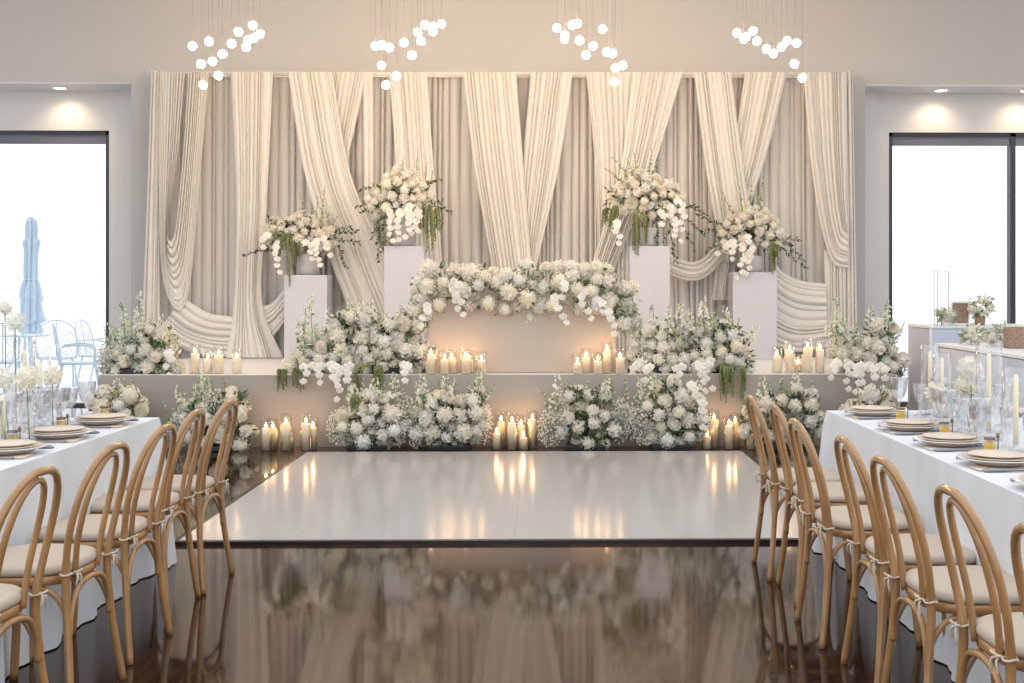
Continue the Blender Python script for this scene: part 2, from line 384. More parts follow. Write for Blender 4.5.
PAN = [
 ('drape_column', [(151,70),(147,200),(143,300),(139,413)], [(164,70),(161,200),(160,300),(162,413)], 13.86, 4, .06),
 ('drape_column', [(844,71),(846,200),(848,413)], [(853,71),(855,200),(859,413)], 13.86, 3, .06),
 ('swag', [(160,72),(159,200),(163,280),(178,312),(190,285),(199,190),(209,72)], [(185,72),(178,150),(167,228),(170,240),(175,230),(183,150),(188,72)], 13.80, 8, .07),
 ('swag', [(184,297),(196,306),(212,314),(238,317)], [(158,330),(180,348),(210,356),(240,357.6)], 13.84, 6, .07),
 ('drape_panel', [(231,72),(236,200),(234,300),(226,357.6)], [(273,72),(267,200),(262,300),(283,357.6)], 13.80, 9, .055),
 ('swag', [(259,306),(272,303),(289,283)], [(256,350),(272,338),(292,312)], 13.84, 6, .06),
 ('drape_panel', [(331,72),(322,130),(316,180),(312,240)], [(367,72),(350,150),(335,210),(330,240)], 13.86, 8, .05),
 ('drape_panel', [(288,72),(304,171),(327,250),(358,335)], [(332,72),(350,171),(376,235),(408,310)], 13.76, 9, .06),
 ('drape_panel', [(363,72),(364,357.6)], [(373,72),(374,357.6)], 13.86, 2, .05),
 ('drape_panel', [(389,72),(396,171),(404,357.6)], [(427,72),(434,171),(446,300),(450,357.6)], 13.82, 8, .055),
 ('drape_panel', [(531,72),(522,171),(515,290)], [(573,72),(558,171),(531,290)], 13.82, 8, .055),
 ('drape_panel', [(463,72),(475,171),(498,300)], [(516,72),(524,171),(534,290)], 13.77, 10, .06),
 ('drape_panel', [(586,72),(595,171),(600,357.6)], [(634,72),(632,171),(632,357.6)], 13.83, 9, .055),
 ('drape_panel', [(633,72),(620,171),(601,235),(580,300)], [(683,72),(656,160),(628,236),(602,300)], 13.77, 9, .06),
 ('drape_panel', [(745,72),(733,150),(720,230),(712,300)], [(787,72),(768,150),(745,225),(730,300)], 13.83, 8, .055),
 ('drape_panel', [(694,72),(706,171),(722,260)], [(731,72),(744,171),(760,270)], 13.77, 8, .055),
 ('swag', [(803,72),(812,171),(823,235),(834,264),(848,268)], [(847,72),(847,150),(847,200),(847,212),(848,218)], 13.79, 9, .065),
 ('drape_column', [(824,250),(826,357.6)], [(846,255),(847,357.6)], 13.85, 5, .05),
 ('swag', [(658,246),(680,259),(700,260),(724,236)], [(656,266),(682,280),(706,277),(732,250)], 13.76, 4, .06),
 ('swag', [(772,262),(786,274),(802,281),(826,284)], [(772,344),(785,350),(802,352),(828,348)], 13.80, 10, .06),
]
for i, (n, a, b, Y, k, amp) in enumerate(PAN):
    mb = MB(); drape_grid(mb, a, b, Y, int(k*1.25), amp*1.15, nv=50, seed=i+3)
    mb.build(n, M['drape'], BD)

# ------------------------------------------------------------------ stage
sxl, sxr = P(99, 376, SF).x, P(897, 376, SF).x
ST = empty('stage', ((sxl+sxr)/2, SF, 0), 'low wide stage with beige fabric skirt and white top under the flowers', 'stage')
MB().box((sxl, SF, STZ-.03), (sxr, SB-.22, STZ)).build('platform_top', M['stage_top'], ST, smooth=False, bevel=.006)
mb = MB(); n = 260; vs = []
path = [Vector((sxl-.004, SB-.3)), Vector((sxl-.004, SF-.004)), Vector((sxr+.004, SF-.004)), Vector((sxr, SB-.3))]
def along(path, d):
    for a, b in zip(path, path[1:]):
        l = (b-a).length
        if d <= l: return a+(b-a)*(d/l), (b-a).normalized()
        d -= l
    return path[-1], (path[-1]-path[-2]).normalized()
tot = sum((b-a).length for a, b in zip(path, path[1:]))
for i in range(n):
    p, t = along(path, tot*i/(n-1)); nn = Vector((t.y, -t.x))
    for j, z in enumerate((STZ+.001, .4, .2, .0)):
        q = p+nn*(.012*math.sin(i*.35+math.sin(i*.13)*2)*(j/3)*.6+.006)
        vs.append((q.x, q.y, z))
mb.add(vs, [(i*4+j, (i+1)*4+j, (i+1)*4+j+1, i*4+j+1) for i in range(n-1) for j in range(3)])
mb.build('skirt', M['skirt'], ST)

# dance floor
a, b = G(302, 454.5), G(741, 453.0); c0 = G(186, 545); c1 = G(795, 541)
x0 = (a.x+c0.x)/2; x1 = b.x; y1 = a.y; y0 = (c0.y+c1.y)/2
DF = empty('dance_floor', ((x0+x1)/2, y0, 0), 'glossy white square dance floor with black edge in front of the stage', 'dance floor')
DF['_o'] = tuple(DF.location)
MB().box((x0, y0, .0), (x1, y1, .022)).build('panel', M['dance'], DF, smooth=False)
t = .035
MB().box((x0-t, y0-t, 0), (x1+t, y0, .02)).box((x0-t, y1, 0), (x1+t, y1+t, .02)).box((x0-t, y0, 0), (x0, y1, .02)).box((x1, y0, 0), (x1+t, y1, .02)).build('edge_trim', M['black'], DF, smooth=False)

# ------------------------------------------------------------------ pedestals
PED = [((284, 327), 275, 13.4, 'shorter white pedestal beside the drapes nearest the umbrella window'),
       ((384, 424), 246, 13.1, 'taller white pedestal behind the sweetheart table, on the umbrella side'),
       ((630, 670), 246, 13.1, 'taller white pedestal behind the sweetheart table, on the display side'),
       ((733, 777), 272, 13.4, 'shorter white pedestal beside the five stage candles on the display side')]
pedpos = []
for (xa, xb), yt, Y, lab in PED:
    A, B = P(xa, yt, Y), P(xb, yt, Y); wd = B.x-A.x
    o = MB().box((A.x, Y, STZ), (B.x, Y+wd*.75, A.z)).build('pedestal', M['pedestal'], smooth=False, bevel=.006)
    tag(o, lab, 'pedestal', 'white flower pedestals'); pedpos.append(((A.x+B.x)/2, Y+wd*.375, A.z))

# ------------------------------------------------------------------ flowers
def rdir(r=R):
    while True:
        v = Vector((r.uniform(-1, 1), r.uniform(-1, 1), r.uniform(-1, 1)))
        if .05 < v.length < 1: return v.normalized()
def fib(n):
    return [Vector((math.sqrt(1-z*z)*math.cos(i*2.399963), math.sqrt(1-z*z)*math.sin(i*2.399963), z)) for i in range(n) for z in [1-2*(i+.5)/n]]
def carnation(seed, m):
    r = random.Random(seed); mb = MB()
    mb.add([d*.62 for d in fib(40)], [], 0)
    bmx = bmesh.new(); bmesh.ops.create_icosphere(bmx, subdivisions=2, radius=.66)
    mb.v = []; mb.add([v.co.copy() for v in bmx.verts], [tuple(v.index for v in f.verts) for f in bmx.faces]); bmx.free()
    for d in fib(46):
        d = (d+Vector((r.uniform(-.12, .12),)*3)).normalized()
        a = d.orthogonal().normalized(); a.rotate(Matrix.Rotation(r.uniform(0, 6.28), 3, d)); b = d.cross(a)
        h = r.uniform(.86, 1.05); wv = r.uniform(.20, .28); vs = []
        for jj, rad in enumerate((.5, .8, 1)):
            for k in range(4):
                s = (k-1.5)/1.5
                vs.append(d*(h*rad) + a*s*wv*(.4+.6*rad) + b*(.10*math.sin(k*2.4+seed+jj)*rad + .12*(rad-.5)*(1 if jj else 0)) + d*(-.07*s*s if jj == 2 else 0)+d*(.05*(-1)**k if jj == 2 else 0))
        mb.add(vs, [(j*4+k, j*4+k+1, j*4+k+5, j*4+k+4) for j in range(2) for k in range(3)])
    return mb.mesh('carnation', m)
def hydrangea(seed, m):
    r = random.Random(seed); mb = MB()
    bmx = bmesh.new(); bmesh.ops.create_icosphere(bmx, subdivisions=2, radius=.74)
    mb.add([v.co.copy() for v in bmx.verts], [tuple(v.index for v in f.verts) for f in bmx.faces]); bmx.free()
    for d in fib(62):
        d = (d+rdir(r)*.08).normalized(); a = d.orthogonal().normalized(); a.rotate(Matrix.Rotation(r.uniform(0, 6.28), 3, d)); b = d.cross(a)
        c = d*r.uniform(.84, 1.0); s = r.uniform(.15, .2)
        for k in range(4):
            th = k*PI/2; e = a*math.cos(th)+b*math.sin(th); f = a*math.cos(th+PI/2)+b*math.sin(th+PI/2)
            mb.add([c, c+e*s*.6+f*s*.55+d*.05, c+e*s*1.15+d*.01, c+e*s*.6-f*s*.55+d*.05], [(0, 3, 2, 1)])
    return mb.mesh('hydrangea', m)
def rose(seed, m):
    r = random.Random(seed); mb = MB()
    for ring, (n, rad, h, op) in enumerate(((3, .22, .75, .05), (4, .38, .72, .1), (5, .58, .6, .22), (6, .80, .42, .42), (7, .95, .18, .6))):
        for k in range(n):
            th0 = 2*PI*k/n+ring*.7+r.uniform(-.1, .1); wv = 2*PI/n*.72; vs = []
            for j in range(4):
                v = j/3
                for i in range(4):
                    s = (i-1.5)/1.5; th = th0+s*wv*(.5+.5*v)
                    rr = rad*(.25+.75*v**.6)+op*.25*v*v*(1-.3*s*s); z = -.5+(h+.5)*v-.12*s*s*v-op*.22*v**3
                    vs.append((rr*math.cos(th), rr*math.sin(th), z))
            mb.add(vs, [(j*4+i, j*4+i+1, j*4+i+5, j*4+i+4) for j in range(3) for i in range(3)])
    mb.lathe([(0, -.6), (.5, -.45), (.75, -.1), (.5, .2), (0, .4)], n=10)
    return mb.mesh('rose', m)
PROTO = {'carnation': [carnation(1, M['petal']), carnation(2, M['petal_w']), carnation(3, M['petal_b'])],
         'hydrangea': [hydrangea(4, M['petal_w']), hydrangea(5, M['petal_y']), hydrangea(6, M['petal'])],
         'rose': [rose(7, M['petal_b']), rose(8, M['petal'])]}

def spike(mb, a, b, kind=0, wd=.055, bend=.03):
    """flower spike from a to b: stem + florets getting smaller"""
    a, b = Vector(a), Vector(b); d = b-a; L = d.length
    mid = a.lerp(b, .55)+rdir()*bend*L*2
    pts = bez([a, mid, b], 14); mb.tube(pts, [.005*(1-.6*i/13) for i in range(14)], 5, 1)
    n = int(L/.0085)
    for i in range(n):
        t = i/n; 
        if t < .18: 
            if R.random() < .5:
                k = t*13; p = pts[int(k)]; mb.leaf(p, p+rdir()*.05, .010, 1)
            continue
        k = t*13; p = pts[int(k)].lerp(pts[min(13, int(k)+1)], k-int(k))
        s = wd*(1.15-t*.85); q = rdir(); q = (q-d.normalized()*q.dot(d.normalized())).normalized()
        if kind == 0:
            c = p+q*s*.7
            for m_ in range(4): mb.leaf(c, c+(q+rdir()*.9+d.normalized()*.3).normalized()*s*.85, s*.42, 0 if R.random() < .85 else 1)
        else:
            mb.leaf(p, p+(q+d.normalized()*.7).normalized()*s*1.1, s*.3, 0 if R.random() < .45 else 1)
def branch(mb, a, b, mi=0, lw=.012, ll=.06, sag=.05):
    a, b = Vector(a), Vector(b); d = b-a; L = d.length
    mid = a.lerp(b, .5)+Vector((0, 0, sag*L*2))+rdir()*L*.06; pts = bez([a, mid, b], 14)
    mb.tube(pts, [.005*(1-.6*i/13) for i in range(14)], 5, 1)
    n = int(L/.018)+3
    for i in range(n):
        k = (i+.5)/n*13; p = pts[int(k)].lerp(pts[min(13, int(k)+1)], k-int(k)); t = (pts[min(13, int(k)+1)]-pts[int(k)]).normalized()
        q = rdir(); q = (q-t*q.dot(t)).normalized()
        mb.leaf(p, p+(q*.8+t*.7).normalized()*ll*R.uniform(.6, 1.1), lw*R.uniform(.7, 1.2), mi)
def amaranth(mb, a, b, wd=.05, strands=7, mid=None):
    a, b = Vector(a), Vector(b)
    for s in range(strands):
        o = Vector((R.uniform(-wd, wd), R.uniform(-.04, .04), 0)); e = a.lerp(b, R.uniform(.55, 1.0))+o
        pts = bez([a+o*.3, (mid+o if mid else a.lerp(e, .25)+o*.8+Vector((0, -.03, 0))), e], 12)
        mb.tube(pts, [.009*(1-.4*i/11)*R.uniform(.7, 1.3) for i in range(12)], 5, 0)
        for p in pts[1:]:
            for _ in range(4): mb.leaf(p, p+(rdir()+Vector((0, 0, -.5)))*.022, .006, 0)
def orchids(mb, a, b, n=None, s=.043, mid=None):
    a, b = Vector(a), Vector(b); L = (b-a).length
    pts = bez([a, mid or a.lerp(b, .4)+Vector((R.uniform(-.03, .03), -.07, .04)), b], 16); mb.tube(pts, .004, 5, 1)
    n = n or max(3, int(L/.052))
    for i in range(n):
        t = (i+.6)/n*15; p = pts[int(t)].lerp(pts[min(15, int(t)+1)], t-int(t))
        nn = (Vector((R.uniform(-.7, .7), -1, R.uniform(-.3, .5)))).normalized()
        c = p+nn*.02+Vector((R.uniform(-.03, .03), 0, 0)); x = nn.cross(Vector((0, 0, 1))).normalized(); z = x.cross(nn)
        sz = s*(1.1-.35*i/n)
        for th, w_, l_ in ((90, .42, 1), (18, .62, 1.05), (162, .62, 1.05), (-55, .4, .95), (-125, .4, .95)):
            th = math.radians(th); e = x*math.cos(th)+z*math.sin(th); f = x*-math.sin(th)+z*math.cos(th)
            mb.add([c, c+e*sz*.5*l_+f*sz*w_+nn*.006, c+e*sz*l_*.95+f*sz*w_*.35-nn*.004, c+e*sz*l_*.95-f*sz*w_*.35-nn*.004, c+e*sz*.5*l_-f*sz*w_+nn*.006], [(0, 1, 2, 3, 4)], 0)
        mb.octa(c+nn*.008-z*sz*.1, sz*.16, 2)
def breath(mb, c, rad, n=260):
    """cloud of tiny white florets on thin stems"""
    c = Vector(c)
    for i in range(n):
        d = rdir(); q = c+Vector((d.x*rad[0], d.y*rad[1], d.z*rad[2]))*R.uniform(.35, 1)**.6
        mb.octa(q, R.uniform(.005, .0095), 0)
        if i % 4 == 0: mb.tube([c+Vector((0, 0, -rad[2]*.6)), q], .0016, 3, 1, cap=False)
        if i % 3 == 0: mb.leaf(q, q+rdir()*.03, .004, 1)
def foliage(mb, c, rad, n, ll=.07, lw=.018):
    c = Vector(c)
    for i in range(n):
        d = rdir(); q = c+Vector((d.x*rad[0], d.y*rad[1], d.z*rad[2]))*R.uniform(.2, 1)
        mb.leaf(q, q+(d+rdir()*.7).normalized()*ll*R.uniform(.6, 1.3), lw*R.uniform(.6, 1.3), 0 if R.random() < .6 else 1)

def arrangement(name, label, Y, base, blobs=(), spikes=(), leafy=(), branches=(), amar=(), orch=(), clouds=(), size=.075, group='flower arrangements', tray=None, edge=False, mix=(8, 2, 1), folmat=('leaf', 'leaf_d'), dens=1.0, cat='flower arrangement', sp=1.5, vase=None, bulge=1.0):
    """pixels here only say where each piece stands on its real plane Y"""
    base = Vector(base); e = empty(name, base, label, cat, group)
    k = Y/F; placed = []; cnt = 0
    fo = MB()
    quota = 98//max(1, len(blobs))
    for (cx, cy, rx, ry) in blobs:
        cnt = 0
        c = P(cx, cy, Y); ax, az = rx*k, ry*k; ay = min(ax, az)*bulge
        c.z = c.z if tray == 'over' else max(c.z, base.z+.03)
        foliage(fo, c+Vector((0, -.01, 0)), (ax*.97, ay*.95, az*.97), int(50+950*ax*az/.04*.09), .07)
        for tr in range(500):
            r_ = math.sqrt(R.random()); th = R.uniform(0, 2*PI)
            u, v = r_*math.cos(th), r_*math.sin(th)
            s = size*R.uniform(.78, 1.25)
            dep = math.sqrt(max(0, 1-u*u-v*v))*ay
            if R.random() < .15: dep = -dep*.7
            p = c+Vector((u*ax, -dep, v*az))
            if p.z < base.z+s*.6 and not tray == 'over': p.z = base.z+s*.6
            if any((p-q).length < (s+s2)*.5*sp/dens for q, s2 in placed): continue
            if cnt >= quota: break
            placed.append((p, s)); cnt += 1
            kind = R.choices(('carnation', 'hydrangea', 'rose'), mix)[0]
            me = R.choice(PROTO[kind])
            if kind == 'rose':
                rot = Euler((R.uniform(.9, 1.7), 0, R.uniform(-.7, .7)))
            else: rot = Euler((R.uniform(0, 6), R.uniform(0, 6), R.uniform(0, 6)))
            place(me, kind, e, p, rot, s*(.9 if kind == 'rose' else 1))
    if fo.f: o = fo.build('foliage', [M[folmat[0]], M[folmat[1]]], e)
    def dY(): return R.uniform(-.08, .06)
    for a, b in spikes:
        mb = MB(); dy = dY(); spike(mb, P(*a, Y+dy), P(*b, Y+dy), 0); mb.build('flower_spike', [R.choice((M['petal_w'], M['petal_g'])), M['stem']], e, smooth=False)
    for a, b in leafy:
        mb = MB(); dy = dY(); spike(mb, P(*a, Y+dy), P(*b, Y+dy), 1, .042); mb.build('leafy_stem', [M['petal_g'], M['olive']], e, smooth=False)
    for a, b in branches:
        mb = MB(); dy = dY(); branch(mb, P(*a, Y+dy), P(*b, Y-.12+dy), 0, .011, .06); mb.build('leaf_branch', [M['leaf_d'], M['stem']], e, smooth=False)
    for a, b in amar:
        mb = MB(); hg = edge and b[1] > 378; B_ = P(*b, 11.06 if hg else Y-.16); amaranth(mb, P(*a, Y-.14), B_, mid=Vector((B_.x, 11.08, STZ+.05)) if hg else None); mb.build('hanging_amaranth', M['amar'], e, smooth=False)
    for a, b in orch:
        mb = MB(); hg = edge and b[1] > 378; B_ = P(*b, 11.04 if hg else Y-.20); orchids(mb, P(*a, Y-.16), B_, mid=Vector((B_.x*.7+P(*a, Y).x*.3, 11.09, STZ+.06)) if hg else None); mb.build('orchid_spray', [M['orchid'], M['stem'], M['petal_y']], e, smooth=False)
    for (cx, cy, rx, ry) in clouds:
        mb = MB(); breath(mb, P(cx, cy, Y-.02), (rx*k, min(rx, ry)*k, ry*k), int(rx*ry*1.3)); mb.build('gypsophila', [M['petal_w'], M['sage']], e, smooth=False)
    if tray and tray != 'over':
        w_ = tray*k*.7; MB().box((base.x-w_, base.y-.10, base.z), (base.x+w_, base.y+.10, base.z+.05)).build('tray', M['black'], e, smooth=False, bevel=.01)
    if vase:
        vr, vh = vase
        MB().lathe([(0, 0), (vr*.8, 0), (vr, vh*.2), (vr*1.02, vh*.9), (vr*.97, vh), (vr*.9, vh*.95)], base, 28).build('vase', M['vase'], e)
    return e

UM, DI = 'umbrella side', 'display side'
pg = 'large arrangements on the pedestals'
Yp = 13.55
arrangement('flower_arrangement', 'white and green flower arrangement with hanging amaranth on the shorter pedestal, umbrella side', Yp, pedpos[0],
  blobs=[(283, 234, 16, 14), (301, 232, 22, 16), (318, 238, 16, 16)], leafy=[((307,225),(300,192)), ((320,225),(325,186)), ((315,225),(318,196)), ((326,228),(331,206)), ((310,225),(311,203)), ((330,232),(338,216))],
  branches=[((282,244),(244,257)), ((282,250),(256,250)), ((325,240),(358,232)), ((328,242),(360,243)), ((335,244),(346,267)), ((285,225),(269,219)), ((322,240),(352,228))],
  amar=[((288,232),(290,285)), ((282,228),(275,256)), ((296,240),(296,266))], orch=[((315,240),(322,268)), ((306,242),(312,262)), ((278,242),(277,275)), ((270,236),(262,250)), ((325,238),(332,258))],
  clouds=[(330,222,9,12)], group=pg, vase=(.11, .24), size=.06, dens=1.05)
arrangement('flower_arrangement', 'full cream flower arrangement with trailing orchids on the taller pedestal, umbrella side', Yp-.3, pedpos[1],
  blobs=[(382, 202, 15, 14), (400, 190, 20, 19), (412, 198, 20, 17), (395, 208, 20, 12)], leafy=[((404,185),(404,156)), ((416,185),(417,156)), ((424,190),(427,162)), ((398,180),(400,165)), ((428,190),(433,170))],
  branches=[((380,205),(356,206)), ((382,190),(360,189)), ((380,210),(362,213)), ((424,190),(440,179)), ((428,205),(452,213)), ((428,203),(444,202)), ((382,215),(372,240)), ((378,222),(379,262)), ((410,225),(412,264)), ((385,220),(384,250))],
  amar=[((430,205),(431,252)), ((437,208),(438,240)), ((424,208),(424,236))], orch=[((392,210),(392,244)), ((400,210),(399,242)), ((407,205),(414,236)), ((410,212),(408,240)), ((417,210),(417,234))],
  group=pg, vase=(.11, .2), size=.062, dens=1.05)
arrangement('flower_arrangement', 'cream flower arrangement with curling upright stems on the taller pedestal, display side', Yp-.3, pedpos[2],
  blobs=[(625, 200, 16, 12), (643, 192, 22, 18), (662, 196, 18, 16), (650, 206, 22, 12)], leafy=[((634,185),(611,156)), ((636,180),(626,158)), ((641,180),(634,152)), ((646,178),(652,147)), ((630,190),(604,168)), ((652,180),(658,158))],
  branches=[((622,196),(607,190)), ((620,200),(604,204)), ((668,206),(698,208)), ((672,208),(706,216)), ((672,212),(704,236)), ((676,214),(694,250)), ((655,215),(656,246)), ((668,215),(676,262)), ((662,218),(664,244))],
  amar=[((634,212),(634,256)), ((643,212),(643,244)), ((616,206),(612,232)), ((608,208),(606,226))], orch=[((668,205),(678,244)), ((675,200),(684,232)), ((613,222),(622,246)), ((658,212),(662,228))],
  group=pg, vase=(.11, .2), size=.062, dens=1.05)
arrangement('flower_arrangement', 'loose white flower arrangement with tall green stems on the shorter pedestal, display side', Yp, pedpos[3],
  blobs=[(735, 232, 16, 14), (754, 226, 22, 17), (768, 234, 14, 15), (730, 242, 14, 9)], leafy=[((736,220),(722,191)), ((744,216),(740,186)), ((750,212),(752,180)), ((760,212),(764,176)), ((762,212),(760,188))],
  branches=[((724,230),(698,214)), ((726,236),(704,232)), ((726,246),(706,250)), ((776,238),(800,240)), ((780,242),(806,268)), ((776,246),(796,262)), ((782,236),(792,250))],
  amar=[((772,242),(776,274)), ((776,245),(770,262))], orch=[((745,244),(738,280)), ((752,246),(746,276)), ((728,244),(716,256)), ((736,242),(730,262)), ((745,238),(752,252))],
  group=pg, vase=(.12, .18), size=.06, dens=1.05)

# sweetheart table with cloth
def cloth_mesh(mb, x0, x1, y0, y1, zt, zb, wave=.02, flare=.03, wl=.16, seed=0, rows=9):
    rr = random.Random(seed); path = [(x0, y0), (x1, y0), (x1, y1), (x0, y1), (x0, y0)]
    per = []; cr = .02
    for (ax, ay), (bx, by) in zip(path, path[1:]):
        L = math.hypot(bx-ax, by-ay); n = max(6, int(L/.02))
        nx, ny = (by-ay)/L, -(bx-ax)/L
        for i in range(n):
            t = i/n; dc = min(t, 1-t)*L
            per.append((ax+(bx-ax)*t, ay+(by-ay)*t, nx, ny, dc))
    n = len(per); ph = rr.uniform(0, 6)
    vs = []; d = 0
    for i, (x, y, nx, ny, dc) in enumerate(per):
        px, py = per[i-1][4], 0
        # blend the normal at corners
        a = per[(i-2) % n]; b = per[(i+2) % n]; mxn, myn = (a[2]+b[2]), (a[3]+b[3]); l = math.hypot(mxn, myn) or 1; mxn /= l; myn /= l
        d += .02
        wv = noise.noise(Vector((d/wl, seed*3.1, 0)))*1.1 + .6*noise.noise(Vector((d/wl*2.1, seed*1.7, 4)))
        corner = max(0, 1-dc/.12)
        for j in range(rows):
            t = j/(rows-1); z = zt-(zt-zb)*t
            off = flare*t + wave*wv*t**.5*1.2 + corner*.06*t + (.004 if j else -.0)
            vs.append((x+mxn*off, y+myn*off, z if j else zt))
    fs = [(i*rows+j, i*rows+j+1, ((i+1) % n)*rows+j+1, ((i+1) % n)*rows+j) for i in range(n) for j in range(rows-1)]
    mb.add(vs, fs); mb.add([(x0, y0, zt), (x1, y0, zt), (x1, y1, zt), (x0, y1, zt)], [(0, 1, 2, 3)])
def table(name, label, x0, x1, y0, y1, zt, zb):
    e = empty(name, ((x0+x1)/2, (y0+y1)/2, zb), label, 'table')
    MB().box((x0+.01, y0+.01, zt-.035), (x1-.01, y1-.01, zt-.006)).build('tabletop', M['wood'], e, smooth=False)
    for x in (x0+.08, x1-.08):
        for y in (y0+.08, y1-.08): MB().tube([(x, y, zb), (x, y, zt-.03)], .02, 8).build('leg', M['steel'], e)
tA, tB = P(430, 372, 11.34), P(612, 372, 11.34); TZ = STZ+.75
table('sweetheart_table', 'small sweetheart table under the champagne cloth at the stage centre', tA.x, tB.x, 11.43, 12.05, TZ, STZ)
mb = MB(); cloth_mesh(mb, tA.x, tB.x, 11.42, 12.06, TZ, STZ+.004, .009, .008, .3, 3); o = mb.build('tablecloth', M['peach'])
tag(o, 'champagne floor-length cloth on the sweetheart table at the stage centre', 'tablecloth')
arrangement('table_garland', 'thick cream and white floral garland covering the top of the sweetheart table', 11.50, (P(521, 290, 11.6).x, 11.6, TZ),
  blobs=[(440, 288, 20, 28), (462, 288, 18, 26), (484, 291, 18, 25), (506, 292, 18, 27), (528, 291, 18, 28), (550, 291, 18, 27), (572, 289, 18, 26), (594, 289, 20, 28), (612, 292, 17, 26), (625, 306, 12, 24), (422, 302, 12, 26), (412, 320, 10, 16)],
  orch=[((450,285),(464,318)), ((456,280),(458,304)), ((555,296),(568,326)), ((583,290),(590,322)), ((598,300),(606,316)), ((608,306),(616,336)), ((566,285),(560,300)), ((428,305),(424,330))],
  spikes=[((424,300),(412,322)), ((420,296),(404,328)), ((432,300),(418,340)), ((620,305),(626,345)), ((632,300),(634,340))], clouds=[(622,306,12,18), (585,268,12,7), (475,270,12,8), (414,312,9,14), (636,325,6,16)],
  group=None, tray='over', size=.076, mix=(6, 3.5, 1.2), folmat=('sage', 'leaf'), cat='flower garland', bulge=1.1)

# arrangements on the stage
sg = 'arrangements along the stage edge'
Ys = 11.42
def SB_(px): return (P(px, 375, Ys).x, Ys, STZ)
arrangement('flower_arrangement', 'white arrangement with tall spikes on the stage end nearest the patio umbrella', Ys, SB_(140),
  blobs=[(128, 360, 20, 14), (150, 358, 20, 17), (168, 362, 12, 14), (155, 335, 16, 10)], spikes=[((125,350),(121,300)), ((140,350),(139,291)), ((160,345),(161,313)), ((172,350),(171,320)), ((118,348),(109,322)), ((176,355),(178,335))],
  leafy=[((130,345),(132,322)), ((112,350),(104,326)), ((150,345),(150,318))], clouds=[(112,354,15,18), (128,338,16,12), (103,366,8,12)], tray=26, group=sg, edge=True, orch=[((170,352),(172,378))])
arrangement('flower_arrangement', 'wide cream arrangement with trailing orchids on the stage, umbrella side of the sweetheart table', Ys, SB_(362),
  blobs=[(306, 365, 18, 14), (326, 358, 18, 18), (346, 350, 20, 22), (366, 360, 20, 17), (388, 350, 16, 18), (408, 360, 20, 18), (424, 358, 10, 16), (350, 322, 18, 8), (392, 326, 26, 7)],
  spikes=[((313,350),(312,294)), ((308,350),(298,318)), ((304,352),(306,305)), ((330,340),(328,308)), ((350,330),(350,298)), ((372,325),(371,297)), ((388,345),(387,312)), ((360,330),(361,300)), ((398,330),(402,305))],
  leafy=[((378,330),(378,308)), ((345,335),(340,306)), ((366,328),(374,318))], clouds=[(345,350,12,10), (372,352,10,14), (300,356,12,12), (320,335,12,10)],
  amar=[((299,368),(298,390)), ((283,374),(282,392)), ((372,362),(358,398)), ((380,366),(378,392))], orch=[((328,368),(342,412)), ((320,366),(318,386)), ((334,366),(336,390)), ((345,372),(352,420)), ((405,365),(408,384)), ((310,366),(304,384))],
  tray=60, group=sg, edge=True)
arrangement('flower_arrangement', 'wide white arrangement with hanging green amaranth on the stage, display side of the sweetheart table', Ys, SB_(690),
  blobs=[(640, 365, 16, 12), (660, 358, 18, 16), (682, 362, 18, 14), (702, 356, 20, 16), (724, 352, 20, 18), (742, 360, 12, 16), (690, 338, 16, 10), (725, 332, 18, 8), (655, 335, 12, 8)],
  spikes=[((668,340),(669,304)), ((683,340),(681,302)), ((690,338),(690,308)), ((705,335),(704,296)), ((724,335),(725,306)), ((652,335),(652,304)), ((715,338),(714,312)), ((745,345),(758,326)), ((640,345),(640,318))],
  leafy=[((675,335),(674,310)), ((735,335),(740,318)), ((650,340),(660,330)), ((700,340),(718,308))], clouds=[(640,352,14,16), (700,368,12,8), (660,345,12,12)],
  amar=[((723,366),(723,402)), ((738,366),(740,404)), ((733,368),(728,396))], orch=[((690,366),(702,404)), ((680,368),(676,386)), ((638,366),(628,378)), ((712,360),(706,376)), ((700,368),(710,392)), ((650,370),(645,384))],
  tray=55, group=sg, edge=True)
arrangement('flower_arrangement', 'cascading white arrangement on the stage end nearest the display stands', Ys, SB_(868),
  blobs=[(850, 366, 16, 16), (872, 352, 22, 14), (888, 366, 16, 18), (868, 378, 20, 14), (880, 335, 16, 10)],
  spikes=[((835,345),(835,298)), ((845,345),(843,318)), ((872,338),(871,306)), ((888,340),(887,300)), ((856,345),(855,322))], leafy=[((892,345),(905,321)), ((888,340),(880,312)), ((895,350),(893,322))],
  clouds=[(838,352,13,16), (856,338,12,12), (900,368,9,16), (832,330,8,12)], orch=[((850,366),(845,392)), ((856,370),(860,404)), ((868,372),(872,412)), ((840,362),(832,380)), ((878,372),(884,402)), ((862,368),(854,396))],
  tray=32, group=sg, edge=True)
